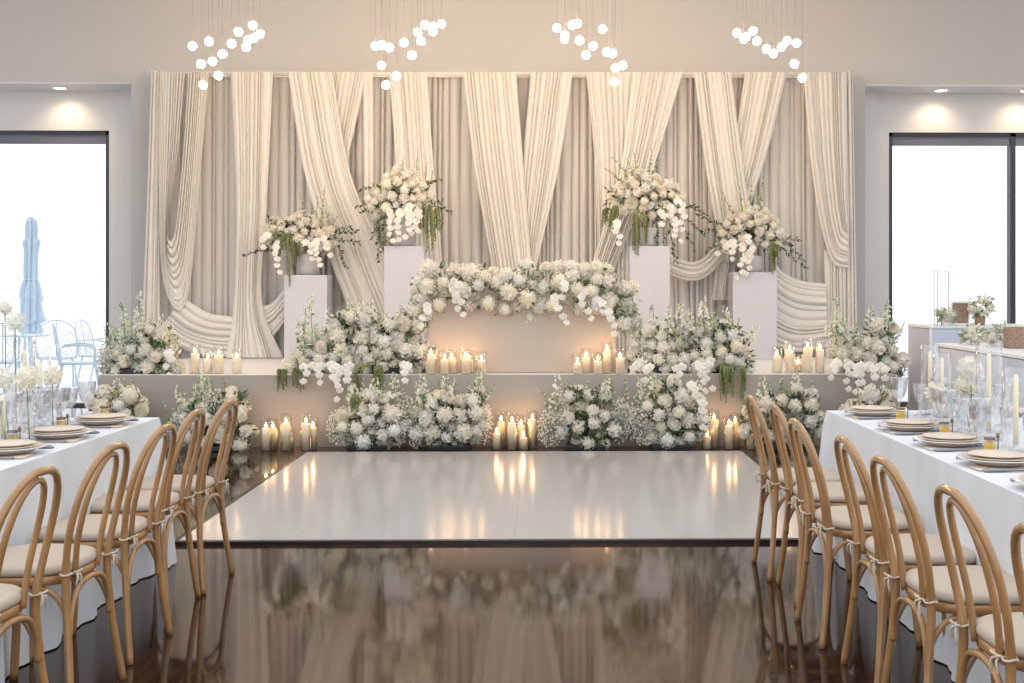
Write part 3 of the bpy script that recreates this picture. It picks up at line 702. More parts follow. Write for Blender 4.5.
# arrangements on the floor
fg = 'low arrangements on the floor along the stage front'
Yf = 10.88
def FB(px): return (P(px, 449, Yf).x, Yf, 0)
arrangement('flower_arrangement', 'beige-toned arrangement on the floor below the stage end nearest the umbrella window', Yf, FB(118),
  blobs=[(106, 405, 14, 14), (128, 408, 16, 16), (118, 430, 22, 14)], spikes=[((118,395),(116,378))], leafy=[((130,400),(133,380)), ((138,402),(141,382)), ((124,400),(125,378))], tray=18, group=fg)
arrangement('flower_arrangement', 'floor arrangement with spaced carnations beside the chair nearest the stage, umbrella side', Yf, FB(212),
  blobs=[(196, 415, 14, 12), (214, 420, 18, 20), (234, 405, 14, 14), (238, 434, 16, 12), (205, 438, 16, 10)], spikes=[((180,430),(178,385)), ((198,410),(199,370)), ((206,405),(207,376)), ((188,415),(182,392))],
  leafy=[((176,440),(162,400)), ((200,410),(194,384)), ((228,400),(222,376)), ((245,410),(252,396)), ((212,405),(212,380))], clouds=[(178,430,12,18), (215,400,14,12)], tray=26, group=fg, sp=1.8)
arrangement('flower_arrangement', 'round white floor arrangement edged with gypsophila, beside the six floor candles near the umbrella side', Yf, FB(368),
  blobs=[(352, 424, 14, 14), (370, 412, 16, 20), (388, 424, 16, 18), (368, 436, 24, 11)], spikes=[((356,405),(352,382)), ((372,400),(375,376)), ((392,405),(394,372))],
  leafy=[((352,410),(349,385)), ((360,405),(364,378)), ((382,405),(384,382)), ((400,410),(404,388))], clouds=[(338,428,12,20), (400,425,10,22), (352,440,14,7)], amar=[((356,395),(353,412))], tray=28, group=fg)
arrangement('flower_arrangement', 'round white floor arrangement between its gypsophila-edged twin and the central floor candles', Yf, FB(450),
  blobs=[(428, 424, 15, 13), (446, 412, 18, 18), (466, 420, 18, 20), (450, 436, 26, 11), (474, 402, 8, 6)], spikes=[((424,410),(422,374)), ((432,405),(414,382)), ((447,400),(446,374)), ((475,405),(478,366)), ((412,425),(408,395))],
  leafy=[((442,402),(438,378)), ((452,400),(456,376)), ((480,405),(497,382)), ((470,400),(468,380))], clouds=[(482,425,12,20), (416,435,9,14), (418,412,8,12)], tray=30, group=fg)
arrangement('flower_arrangement', 'airy floor arrangement full of gypsophila beside the central floor candles', Yf, FB(585),
  blobs=[(572, 424, 14, 13), (590, 418, 16, 16), (606, 426, 14, 16), (588, 438, 22, 9), (578, 396, 14, 7), (600, 396, 12, 8)], spikes=[((558,410),(557,372)), ((575,400),(573,384)), ((606,400),(606,375))],
  leafy=[((556,412),(536,387)), ((550,415),(545,396)), ((570,400),(566,380)), ((590,400),(588,380)), ((612,400),(612,380))], clouds=[(550,428,14,20), (620,420,12,24), (562,412,10,14)], tray=28, group=fg, sp=1.7)
arrangement('flower_arrangement', 'tall loose floor arrangement between the airy one and the display-side floor candles', Yf, FB(670),
  blobs=[(658, 412, 14, 16), (676, 412, 16, 18), (692, 424, 12, 16), (670, 432, 22, 12), (668, 388, 12, 6)], spikes=[((640,405),(639,376)), ((655,400),(653,372)), ((698,405),(699,380))],
  leafy=[((626,405),(624,378)), ((642,400),(640,382)), ((688,398),(690,374)), ((666,392),(662,372))], clouds=[(640,422,14,24), (655,440,18,8), (704,425,8,14)], orch=[((690,384),(702,412)), ((698,395),(704,430))], tray=28, group=fg, sp=1.6)
arrangement('flower_arrangement', 'floor arrangement of spaced carnations behind the chairs nearest the stage, display side', Yf, FB(785),
  blobs=[(775, 405, 14, 12), (800, 402, 16, 14), (808, 425, 14, 14), (784, 430, 20, 14), (752, 425, 10, 16)], spikes=[((764,405),(762,376)), ((797,400),(796,372))],
  leafy=[((782,400),(780,374)), ((790,400),(786,382)), ((808,400),(812,380)), ((748,415),(744,392)), ((770,402),(768,380))], clouds=[(752,415,10,16)], tray=30, group=fg, sp=1.8)
arrangement('flower_arrangement', 'small floor arrangement under the cascading flowers at the display-side stage end', Yf, FB(868),
  blobs=[(856, 412, 14, 10), (876, 405, 14, 14), (868, 428, 22, 16)], leafy=[((860,405),(858,388)), ((872,402),(873,382)), ((884,402),(888,386))], clouds=[(890,415,8,14)], tray=22, group=fg, sp=1.7)

# ------------------------------------------------------------------ candles
ORD = ['first', 'second', 'third', 'fourth', 'fifth', 'sixth']
CAND = [
 ('stage group nearest the umbrella window', STZ, 11.34, [(195,353),(208,359),(219,355),(237,357.6)]),
 ('stage group, umbrella side of sweetheart table', STZ, 11.20, [(431,354),(444.5,359),(452,359),(466,357),(469,360),(481.5,360)]),
 ('stage group, display side of sweetheart table', STZ, 11.20, [(577.5,363),(586,357),(598,361),(607,350),(620,357.6)]),
 ('stage group nearest the display stands', STZ, 11.34, [(777,355),(789.5,350),(798,363),(807.5,347),(820,349)]),
 ('floor group on the umbrella side', 0, 10.86, [(266,428),(273,428),(286,423),(289,438),(306,423),(313,427)]),
 ('central floor group', 0, 10.9, [(496.5,433),(501,421),(512,422),(521,425),(523.5,437),(532.5,419)]),
 ('floor group on the display side', 0, 10.9, [(707,436),(714,419),(729,425),(735,422),(750.5,437)])]
wax_r, gl_r = .036, .048
for gname, z0, Y0, lst in CAND:
    used = []
    for i, (px, top) in enumerate(lst):
        Y = Y0
        for q in used:      # stagger neighbours so the cylinders do not cut each other
            if abs(px-q[0]) < 9.8 and abs(Y-q[1]) < .098: Y = q[1]+.10*(1 if z0 else (1 if Y0 == 10.9 else 1))
        used.append((px, Y)); p = P(px, top, Y)
        h = max(.07, p.z-z0-.008); o3 = (p.x, Y, z0)
        if gname[0] == 's' or True:
            lab = f'{ORD[i]} pillar candle from the umbrella side, {gname}'
        c = empty('pillar_candle', (p.x, Y, z0+.006), lab, 'candle', 'ivory pillar candles')
        MB().lathe([(0, 0), (wax_r, 0), (wax_r, h-.006), (wax_r-.006, h), (.012, h-.006), (0, h-.007)], (p.x, Y, z0+.006), 20).build('wax', M['wax'], c)
        MB().tube([(p.x, Y, z0+h-.004), (p.x+.001, Y, z0+h+.012)], .0018, 5).build('wick', M['wick'], c)
        zf = z0+h+.008
        MB().lathe([(0, 0), (.006, .006), (.0095, .016), (.0075, .028), (.003, .042), (0, .05)], (p.x, Y, zf), 10).build('flame', M['flame'], c)
        l = bpy.data.lights.new('candle_glow', 'POINT'); l.energy = .22; l.color = (1, .55, .24); l.shadow_soft_size = .02
        lo = bpy.data.objects.new('candle_glow', l); C.objects.link(lo); lo.location = (p.x, Y, zf+.065)
        gh = h+.09
        g = MB().lathe([(0, .003), (gl_r, .003), (gl_r, gh), (gl_r-.003, gh)], o3, 24).build('glass_cylinder', M['glass'])
        tag(g, f'glass cylinder, {ORD[i]} from the umbrella side, {gname}', 'candle holder', 'glass candle cylinders')

# ------------------------------------------------------------------ chairs
def chair_proto():
    root = bpy.data.objects.new('bentwood_chair', None); C.objects.link(root); root['_o'] = (0, 0, 0)
    lean = lambda z: -.18 - .10*((z-.45)/.42)**1.5 if z > .45 else -.18-.04*((.45-z)/.45)**1.5
    # outer hoop and rear legs, one bent piece
    half = [(.208, 0), (.190, .12), (.170, .28), (.165, .45), (.184, .58), (.186, .69), (.166, .775), (.120, .838), (.062, .867)]
    pts = [(lean(z), y, z) for y, z in half]+[(lean(.872), 0, .872)]+[(lean(z), -y, z) for y, z in reversed(half)]
    mb = MB(); cv = bez(pts, 70); mb.tube(cv, [.0135 if p.z < .5 else .0120 for p in cv], 10, flat=1.12); mb.build('back_hoop', M['wood'], root)
    half = [(.088, .44), (.098, .56), (.100, .68), (.084, .77), (.048, .828)]
    pts = [(lean(z)+.004, y, z) for y, z in half]+[(lean(.845)+.004, 0, .845)]+[(lean(z)+.004, -y, z) for y, z in reversed(half)]
    mb = MB(); mb.tube(bez(pts, 50), .0105, 10); mb.build('inner_hoop', M['wood'], root)
    # seat frame
    def ring(z, s=1.0, dx=0):
        out = []
        for k in range(40):
            th = 2*PI*k/40; c, s_ = math.cos(th), math.sin(th); e = 2/3.2
            x = math.copysign(abs(c)**e, c)*.178*s; y = math.copysign(abs(s_)**e, s_)*(.195+.018*math.copysign(abs(c)**e, c))*s
            out.append((x+dx, y, z))
        return out
    def layered(rs):
        mb = MB(); vs = [v for r_ in rs for v in r_]; n = 40; k = len(rs)
        mb.add(vs, [(i*n+j, i*n+(j+1) % n, (i+1)*n+(j+1) % n, (i+1)*n+j) for i in range(k-1) for j in range(n)]+[tuple(reversed(range(n))), tuple((k-1)*n+j for j in range(n))]); return mb
    layered([ring(.425, .97), ring(.43, 1), ring(.452, 1), ring(.457, .98)]).build('seat', M['wood'], root)
    cu = layered([ring(.458, .94), ring(.461, 1.0), ring(.472, 1.02), ring(.485, 1.01), ring(.493, .96), ring(.498, .8), ring(.5, .4)]).build('cushion', M['cushion'], root)
    for s in (-1, 1):
        mb = MB(); mb.tube(bez([(.15, s*.165, .44), (.155, s*.17, .28), (.165, s*.178, .12), (.178, s*.19, 0)], 16), .015, 10, flat=1.1); mb.build('leg', M['wood'], root)
    # arched braces between neighbouring legs
    def brace(a, b, zb=.25):
        a, b = Vector(a), Vector(b); d = b-a
        pts = [a, a+d*.03+Vector((0, 0, .07)), a+d*.18+Vector((0, 0, .145)), a+d*.5+Vector((0, 0, .168)), a+d*.82+Vector((0, 0, .145)), a+d*.97+Vector((0, 0, .07)), b]
        mb = MB(); mb.tube(bez(pts, 36), .0105, 8); mb.build('brace', M['wood'], root)
    rl = lambda s: (-.190, s*.157, .255); fl = lambda s: (.152, s*.152, .255)
    brace(rl(-1), rl(1)); brace(fl(-1), fl(1)); brace(rl(-1), fl(-1)); brace(rl(1), fl(1))
    for s in (-1, 1):
        mb = MB(); c = Vector((-.182, s*.163, .465)); mb.tube([c+Vector((.020*math.cos(t_*.7), .020*math.sin(t_*.7), .003*math.sin(t_*2))) for t_ in range(10)], .004, 5)
        c2 = c+Vector((-.018, -s*.018, 0))
        for dx, dy, dz in ((-.012, .03, .012), (-.012, -.03, .010), (-.014, .018, -.04), (-.012, -.02, -.045)):
            mb.tube(bez([c2, c2+Vector((dx*1.3, dy*.7, dz*.3+.006)), c2+Vector((dx, dy, dz))], 7), [.0022, .003, .0035, .004, .0035, .003, .0015], 5)
        mb.octa(c2, .008)
        t_ = mb.build('tie', M['ribbon'], cu)
    return root
CH = [('umbrella', PI, [-1.795, -1.825, -1.775, -1.77, -1.785], [6.0, 5.53, 4.92, 4.34, 3.75]), ('display', 0, [1.30, 1.335, 1.30, 1.352, 1.345, 1.37, 1.38], [6.2, 5.72, 5.08, 4.47, 3.93, 3.34, 2.79])]
proto = chair_proto(); first = True
for side, rz, x, ys in CH:
    for i, y in enumerate(ys):
        c = proto if first else copy_tree(proto); first = False
        j = R.uniform(-.05, .05)
        c.location = (x[i], y, 0); c.rotation_euler = (0, 0, rz+j*.6+(-.055 if side == 'umbrella' else .035))
        tag(c, f'honey bentwood chair with beige tie-on cushion, {["first","second","third","fourth","fifth","sixth","seventh"][i]} from the stage, {side} side', 'chair', f'bentwood chairs along the {side}-side table')

# ------------------------------------------------------------------ banquet tables
LX, RX = -1.975, 1.515; LY1, RY1 = 6.36, 6.66; TW = 1.2; TH = .76
for side, xa, xb, y1 in (('umbrella', LX-TW, LX, LY1), ('display', RX, RX+TW, RY1)):
    table('banquet_table', f'long banquet table under its white cloth on the {side} side', xa, xb, 1.6, y1, TH, 0)
    mb = MB(); cloth_mesh(mb, xa-.004, xb+.004, 1.6, y1, TH, .006, .042, .012, .2, 7 if side == 'umbrella' else 9, rows=11)
    tag(mb.build('tablecloth', M['cloth']), f'white floor-length cloth over the long banquet table on the {side} side', 'tablecloth', 'banquet tablecloths')

def shape(fn, *a):
    mb = MB(); fn(mb, *a); return mb
def plate_mesh(r, m, name, rim=.016, n=44, lip=.006):
    mb = MB(); pr = [(0, 0), (r*.62, 0), (r*.66, .003), (r*.96, rim), (r, rim+.001), (r*.985, rim+.004), (r*.68, .009), (r*.6, .006), (0, .006)]
    mb.lathe(pr, n=n); return mb.mesh(name, m)
ME = {}
ME['charger'] = plate_mesh(.148, M['rimwhite'], 'charger', .020)
ME['plate'] = plate_mesh(.128, M['charger'], 'plate', .016)
ME['plate2'] = plate_mesh(.108, M['plate'], 'plate', .012)
mb = MB()      # napkin folded into a soft rectangle trailing over the table edge side
nx, ny = 16, 8; vs = []
for lay in range(2):
    for i in range(nx):
        for j in range(ny):
            u, v = i/(nx-1), j/(ny-1)
            vs.append(((v-.5)*.13, (u-.5)*.15, .004+.010*lay+.003*math.sin(u*7+v*3)*(lay)))
fs = [(i*ny+j, (i+1)*ny+j, (i+1)*ny+j+1, i*ny+j+1) for i in range(nx-1) for j in range(ny-1)]
fs2 = [tuple(reversed([k+nx*ny for k in f])) for f in fs]; fs = fs2+fs
per = [(i, 0) for i in range(nx)]+[(nx-1, j) for j in range(1, ny)]+[(i, ny-1) for i in range(nx-2, -1, -1)]+[(0, j) for j in range(ny-2, 0, -1)]
for (a1, b1), (a2, b2) in zip(per, per[1:]+per[:1]):
    fs.append((a1*ny+b1, a2*ny+b2, a2*ny+b2+nx*ny, a1*ny+b1+nx*ny))
mb.add(vs, fs); ME['napkin'] = mb.mesh('napkin', M['napkin'])
mb = MB()
for i in range(12):
    pass
mb.tube([(0, -.11, .006), (0, -.02, .006), (0, 0, .006), (0, .10, .005), (0, .12, .004)], [.006, .004, .0045, .010, .003], 6, flat=1); ME['knife'] = mb.mesh('knife', M['steel'])
mb = MB(); mb.tube([(0, -.10, .006), (0, .0, .005), (0, .04, .006)], [.006, .003, .004], 6)
mb.box((-.011, .04, .004), (.011, .055, .008))
for k in range(4): mb.box((-.011+k*.0062, .055, .004), (-.008+k*.0062, .095, .007))
ME['fork'] = mb.mesh('fork', M['steel'], smooth=False)
def goblet_mesh(h, r, m, name, cut=False, n=20):
    mb = MB(); pr = [(0, 0), (r*.85, 0), (r*.85, .004), (.012, .012), (.006, .03), (.0075, h*.22), (.005, h*.3), (.010, h*.42), (r*.62, h*.5), (r*.93, h*.68), (r, h*.85), (r*1.04, h), (r*1.02, h), (r*.96, h*.85), (r*.88, h*.68), (r*.55, h*.52), (0, h*.46)]
    mb.lathe(pr, n=n)
    if cut:
        for i in range(len(mb.v)):
            v = mb.v[i]; j = i % n
            if h*.45 < v.z < h*.86 and j % 2: v.x *= .93; v.y *= .93
    return mb.mesh(name, m, smooth=not cut)
ME['goblet'] = goblet_mesh(.195, .044, M['crystal'], 'goblet', True)
ME['wineglass'] = goblet_mesh(.165, .036, M['crystal'], 'wine_glass', True, 16)

SET = {'umbrella': (-1, LX, [6.02, 5.48, 4.96, 4.40]), 'display': (1, RX, [6.36, 5.70, 5.14, 4.58, 4.02])}
W7 = ['first', 'second', 'third', 'fourth', 'fifth']
def single(mesh, name, label, cat, group, pos, rot=(0, 0, 0), sc=1):
    o = place(mesh, name, None, pos, rot, sc); return tag(o, label, cat, group)
def goblet(name, key, label, cat, group, pos): return single(ME[key], name, label, cat, group, pos, (0, 0, R.uniform(0, 6)))
def honey_jar(pos, lab, grp):
    e = empty('honey_jar', pos, lab, 'jar', grp); p = Vector(pos)
    MB().lathe([(0, .002), (.020, .002), (.0225, .008), (.0225, .040), (.018, .047), (0, .047)], p, 18).build('honey', M['honey'], e)
    MB().lathe([(0, 0), (.022, 0), (.025, .006), (.025, .044), (.020, .052), (.020, .056)], p, 18).build('glass_jar', M['glass'], e)
    MB().lathe([(.0, .055), (.0205, .055), (.0215, .057), (.0215, .063), (.020, .065), (0, .065)], p, 18).build('lid', M['lid'], e)
    q = p+Vector((R.uniform(.030, .034), -.005, 0))
    MB().tube([q, q+Vector((.002, 0, .066))], .0028, 6).lathe([(0, .058), (.006, .062), (.0075, .070), (.006, .079), (0, .083)], q, 8).build('dipper', M['lid'], e)
for side, (sg_, ex, ys) in SET.items():
    for i, y in enumerate(ys):
        wh = f'{W7[i]} place setting from the stage, {side} side'
        x = ex+sg_*.165; rz = 0 if sg_ > 0 else PI
        single(ME['charger'], 'charger_plate', f'clear glass charger plate, {wh}', 'plate', f'glass charger plates, {side} side', (x, y, TH+.009))
        single(ME['plate'], 'dinner_plate', f'clay-toned dinner plate on the charger, {wh}', 'plate', f'dinner plates, {side} side', (x, y, TH+.019))
        single(ME['plate2'], 'salad_plate', f'sand-coloured top plate, {wh}', 'plate', f'top plates, {side} side', (x, y, TH+.031))
        single(ME['napkin'], 'napkin', f'beige folded napkin under the charger, {wh}', 'napkin', f'napkins, {side} side', (x-sg_*.03, y-.085, TH+.001), (0, 0, rz+PI/2), (1, 1.3, .35))
        single(ME['knife'], 'knife', f'dark dinner knife beside the plate, {wh}', 'knife', f'knives, {side} side', (x, y-sg_*.17, TH+.002), (0, 0, PI/2 if sg_ > 0 else -PI/2))
        single(ME['fork'], 'fork', f'dark dinner fork beside the plate, {wh}', 'fork', f'forks, {side} side', (x, y+sg_*.17, TH+.002), (0, 0, PI/2 if sg_ < 0 else -PI/2))
        honey_jar((ex+sg_*(.25 if i else .245), y-.235 if sg_ > 0 else y+.25, TH+.002), f'small jar of golden honey with copper lid, {wh}', f'honey jars, {side} side')
        goblet('goblet', 'goblet', f'cut crystal water goblet, {wh}', 'glass', f'crystal goblets, {side} side', (ex+sg_*.31, y+(.19 if side == 'umbrella' else .02), TH+.002))
        goblet('wine_glass', 'wineglass', f'cut crystal wine glass behind the goblet, {wh}', 'glass', f'crystal wine glasses, {side} side', (ex+sg_*.40, y-.04, TH+.002))
    # the opposite places
    for i, y in enumerate(ys[:4]):
        wh = f'{W7[i]} far-side place setting from the stage, {side} side'
        x = ex+sg_*(TW-.17)
        single(ME['charger'], 'charger_plate', f'glass charger plate, {wh}', 'plate', f'glass charger plates, {side} side', (x, y, TH+.002))
        single(ME['plate2'], 'salad_plate', f'sand-coloured plate, {wh}', 'plate', f'top plates, {side} side', (x, y, TH+.018))
        goblet('goblet', 'goblet', f'cut crystal goblet, {wh}', 'glass', f'crystal goblets, {side} side', (ex+sg_*.86, y-.09, TH+.002))
        goblet('wine_glass', 'wineglass', f'cut crystal wine glass, {wh}', 'glass', f'crystal wine glasses, {side} side', (ex+sg_*.78, y+.05, TH+.002))
        honey_jar((ex+sg_*.92, y+.15, TH+.002), f'small golden honey jar, {wh}', f'honey jars, {side} side')

def bud_vase(pos, head_z, r_head, lab, side, kind=0, vr=.038, vh=.16):
    p = Vector(pos); e = empty('bud_vase', pos, lab, 'vase of flowers', f'bud vases, {side} side')
    MB().lathe([(0, .003), (vr*.9, .003), (vr, .01), (vr, vh), (vr-.002, vh)], p, 18).build('glass_vase', M['glass'], e)
    h = p+Vector((R.uniform(-.01, .01), R.uniform(-.01, .01), head_z-p.z))
    MB().tube(bez([p+Vector((.015, 0, .01)), p.lerp(h, .5)+Vector((.004, .004, 0)), h], 10), .0028, 6).build('stem', M['stem'], e)
    place(PROTO['carnation'][kind], 'bloom', e, h, (R.uniform(0, 6), R.uniform(0, 6), 0), (r_head, r_head, r_head*.85))
def hurricane(pos, h, r, lab, side, ch=None):
    p = Vector(pos)
    g = MB().lathe([(0, .003), (r, .003), (r, h), (r-.003, h)], p, 28).build('glass_cylinder', M['glass'])
    tag(g, 'glass cylinder of the '+lab, 'candle holder', f'tall glass cylinders, {side} side')
    ch = ch or h*.8
    c = empty('taper_candle', p+Vector((0, 0, .008)), lab, 'candle', f'ivory taper candles, {side} side')
    MB().lathe([(0, 0), (.028, 0), (.03, .006), (.012, .014), (.013, .035), (0, .035)], p+Vector((0, 0, .008)), 16).build('glass_foot', M['crystal'], c)
    MB().lathe([(0, 0), (.011, 0), (.009, ch), (.004, ch+.008), (0, ch+.01)], p+Vector((0, 0, .03)), 12).build('wax', M['wax'], c)
def vTop(px, py, Y): q = P(px, py, Y); return (q.x, Y, TH+.002)
# display side table
bud_vase(vTop(972, 430, 5.55), P(972, 370, 5.55).z, .072, 'clear bud vase with the tallest white bloom, display-side table', 'display', 1)
bud_vase(vTop(966, 430, 5.72), P(969, 386, 5.72).z, .058, 'clear bud vase with a cream bloom tucked below the tallest one, display-side table', 'display', 0)
bud_vase(vTop(937, 420, 6.15), P(937, 393, 6.15).z, .058, 'clear bud vase with a low cream bloom, stage end of the display-side table', 'display', 0, vh=.09)
bud_vase(vTop(950, 420, 6.3), P(951, 400, 6.3).z, .05, 'clear bud vase with a low white bloom behind the cream one, display-side table', 'display', 1, vh=.09)
hurricane(vTop(989, 420, 5.35), .42, .055, 'ivory taper candle next to the tallest white bloom, display-side table', 'display')
hurricane(vTop(1016, 420, 4.95), .34, .055, 'ivory taper candle nearest the frame edge, display-side table', 'display')
hurricane(vTop(930, 420, 6.45), .36, .05, 'ivory taper candle at the stage end of the display-side table', 'display')
hurricane(vTop(942, 420, 6.3), .33, .045, 'ivory taper candle second from the stage end, display-side table', 'display')
for i, (px, Y) in enumerate([(950, 5.9), (958, 6.05), (968, 5.95), (948, 5.6), (962, 5.5), (984, 5.75), (996, 5.6), (1004, 5.9), (978, 5.15), (940, 6.35)]):
    goblet('goblet', 'goblet' if i % 2 else 'wineglass', 'cut crystal glass among the crowded glassware mid-table on the display side', 'glass', 'crowded crystal glasses, display side', vTop(px, 400, Y))
# umbrella side table
bud_vase(vTop(26, 430, 5.35), P(28, 378, 5.35).z, .058, 'clear bud vase with a single cream bloom, nearest vase on the umbrella-side table', 'umbrella', 0, vh=.17)
bud_vase(vTop(50, 430, 5.7), P(50, 376, 5.7).z, .05, 'clear bud vase with a tall yellowish bloom, umbrella-side table', 'umbrella', 0)
bud_vase(vTop(5, 430, 5.65), P(3, 378, 5.65).z, .058, 'clear bud vase with a cream bloom at the picture edge, umbrella-side table', 'umbrella', 1)
bud_vase(vTop(14, 430, 5.95), P(12, 322, 5.95).z, .05, 'tall stemmed white bloom in a clear vase, umbrella-side table', 'umbrella', 1, vh=.2)
bud_vase(vTop(4, 430, 6.05), P(3, 308, 6.05).z, .04, 'tallest stemmed white bloom in a clear vase, umbrella-side table', 'umbrella', 1, vh=.2)
hurricane(vTop(24, 430, 6.1), .40, .05, 'ivory taper candle beside the tall stemmed blooms, umbrella-side table', 'umbrella')
hurricane(vTop(40, 430, 6.0), .33, .05, 'ivory taper candle near the yellowish bloom, umbrella-side table', 'umbrella')
hurricane(vTop(3, 430, 5.2), .22, .05, 'short ivory taper candle at the picture edge, umbrella-side table', 'umbrella')
for i, (px, Y) in enumerate([(38, 5.75), (48, 5.9), (58, 6.05), (32, 5.9), (22, 5.75), (60, 5.8), (70, 6.15), (12, 5.5), (14, 6.2)]):
    goblet('goblet', 'goblet' if i % 2 else 'wineglass', 'cut crystal glass among the crowded glassware mid-table on the umbrella side', 'glass', 'crowded crystal glasses, umbrella side', vTop(px, 400, Y))

# ------------------------------------------------------------------ display stands (acrylic boxes with white edges)
def plinth(label, x0, x1, y0, y1, h):
    e = empty('display_stand', ((x0+x1)/2, (y0+y1)/2, 0), label, 'display stand', 'frosted display stands'); t = .022
    MB().box((x0, y0, h-.025), (x1, y1, h)).build('top', M['white'], e, smooth=False, bevel=.003)
    for x in (x0, x1-t):
        for y in (y0, y1-t): MB().box((x, y, 0), (x+t, y+t, h-.025)).build('leg', M['white'], e, smooth=False)
    mb = MB(); mb.box((x0+.008, y0+t, .05), (x0+.014, y1-t, h-.03)).box((x1-.014, y0+t, .05), (x1-.008, y1-t, h-.03)).box((x0+t, y0+.008, .05), (x1-t, y0+.014, h-.03))
    mb.build('side_panel', M['acrylic'], e, smooth=False)
    mb = MB().box((x0+t, y1-.014, .05), (x1-t, y1-.008, h-.03)); mb.build('back_panel', M['acrylic'], e, smooth=False)
a = P(935, 343, 9.5); hz = a.z
plinth('long frosted display stand with white edges, nearest the banquet table', a.x, a.x+.75, 7.3, 9.5, hz)
b2 = P(930, 326, 11.4); hz2 = P(930, 326, 11.4).z
plinth('frosted display stand with white edges behind the long one, by the window', b2.x, b2.x+1.15, 11.4, 12.1, hz2)
def topP(px, Y, z): q = P(px, 300, Y); return Vector((q.x, Y, z))
# tall thin metal stand
p = topP(943, 11.6, hz2); wd = .052; ht = P(943, 271, 11.6).z-hz2
o = MB().tube([p+Vector((-wd, 0, 0)), p+Vector((-wd, 0, ht)), p+Vector((wd, 0, ht)), p+Vector((wd, 0, 0))], .004, 6).tube([p+Vector((-wd, .1, 0)), p+Vector((-wd, .1, ht)), p+Vector((wd, .1, ht)), p+Vector((wd, .1, 0))], .004, 6)
for s in (-1, 1): o.tube([p+Vector((s*wd, 0, ht)), p+Vector((s*wd, .1, ht))], .004, 6).tube([p+Vector((s*wd, 0, .004)), p+Vector((s*wd, .1, .004))], .004, 6)
tag(o.build('wire_stand', mat('rose_gold_wire', (.6, .42, .38), .4)), 'tall slim rose-gold wire stand on the rear display stand', 'stand')
# framed brown tile
p = topP(960.5, 11.65, hz2); e = empty('picture_frame', p, 'small white frame holding a brown textured panel on the rear display stand', 'picture frame')
hw, hh = .075, .19
MB().box(p+Vector((-hw-.015, 0, .0)), p+Vector((hw+.015, .02, hh+.04))).build('frame', M['white'], e, smooth=False, bevel=.006)
MB().box(p+Vector((-hw, -.003, .02)), p+Vector((hw, .001, hh+.02))).build('textured_panel', M['rattan'], e, smooth=False)
def posy(px, Y, z, w_, h_, lab, n, vm='rattan', vr=.05, vh=.11, spread=.11):
    p = topP(px, Y, z); e = empty('vase_of_flowers', p, lab, 'vase of flowers', 'posies on the display stands')
    MB().lathe([(0, 0), (vr*.9, 0), (vr, vh*.5), (vr*.95, vh), (vr*.85, vh*.97)], p, 20).build('vase', M[vm], e)
    c = p+Vector((0, 0, vh+spread*.55)); fo = MB(); foliage(fo, c, (w_, .09, h_), 120, .06); fo.build('foliage', [M['sage'], M['petal_g']], e)
    for i in range(n):
        d = rdir(); q = c+Vector((d.x*w_*.8, -abs(d.y)*.08, d.z*h_*.75)); kind = 'hydrangea' if R.random() < .4 else 'carnation'
        place(R.choice(PROTO[kind]), kind, e, q, (R.uniform(0, 6), R.uniform(0, 6), 0), R.uniform(.026, .04))
posy(980, 11.65, hz2, .13, .10, 'posy of pale flowers and greenery in a woven brown vase, rear display stand', 12)
posy(946, 11.5, hz2, .08, .06, 'low white posy beside the slim wire stand, rear display stand', 7, 'white', .04, .06, .06)
posy(1000, 8.9, hz, .13, .07, 'low white posy on the long display stand nearest the banquet table', 11, 'white', .07, .05, .05)
posy(972, 9.25, hz, .08, .05, 'small pale posy at the far end of the long display stand', 7, 'glass', .04, .05, .05)
p = topP(1019, 8.6, hz); o = MB().box(p+Vector((-.07, 0, 0)), p+Vector((.12, .12, .15))).build('wicker_box', M['rattan'], smooth=False, bevel=.01)
tag(o, 'brown woven box on the long display stand at the picture edge', 'box')

# ------------------------------------------------------------------ outside
Y = 20; u = P(31, 217, Y); e = empty('patio_umbrella', (u.x, Y, 0), 'closed pale blue canvas umbrella standing on the terrace outside the window', 'umbrella')
MB().tube([(u.x, Y, 0), (u.x, Y, u.z-.02)], .025, 10).build('pole', M['patio_metal'], e)
MB().lathe([(0, 0), (.28, 0), (.28, .05), (.06, .09), (0, .09)], (u.x, Y, -.02), 24).build('base', M['patio_metal'], e)
prof = [(.03, 0), (.09, .06), (.11, .18), (.10, .34), (.15, .40), (.12, .55), (.13, .9), (.12, 1.0), (.16, 1.08), (.20, 1.3), (.17, 1.34), (.20, 1.55), (.25, 1.66), (.14, 1.70), (.21, 1.86)]
mb = MB(); n = 40; vs = []
for r_, d in prof:
    for k in range(n):
        th = 2*PI*k/n; rr = .74*r_*(1+.3*math.sin(8*th+d*1.5)+.1*math.sin(3*th+d*4)); vs.append((u.x+rr*math.cos(th), Y+rr*math.sin(th), u.z-d+.03*math.sin(4*th+d*6)*(d > .3)))
mb.add(vs, [(i*n+j, i*n+(j+1) % n, (i+1)*n+(j+1) % n, (i+1)*n+j) for i in range(len(prof)-1) for j in range(n)]); mb.build('canopy', M['canvas'], e, smooth=False)
MB().tube([(u.x+.105*math.cos(t_*.3), Y+.105*math.sin(t_*.3), u.z-1.0) for t_ in range(22)], .014, 6).build('tie_strap', M['canvas'], e)
def scroll(mb, c, r, turns, ax, az, sgn=1, rad=.006):
    pts = []
    for k in range(18):
        t = k/17; th = sgn*t*turns*2*PI; q = r*(1-.75*t); pts.append(Vector(c)+ax*q*math.cos(th)+az*q*math.sin(th))
    mb.tube(pts, rad, 5)
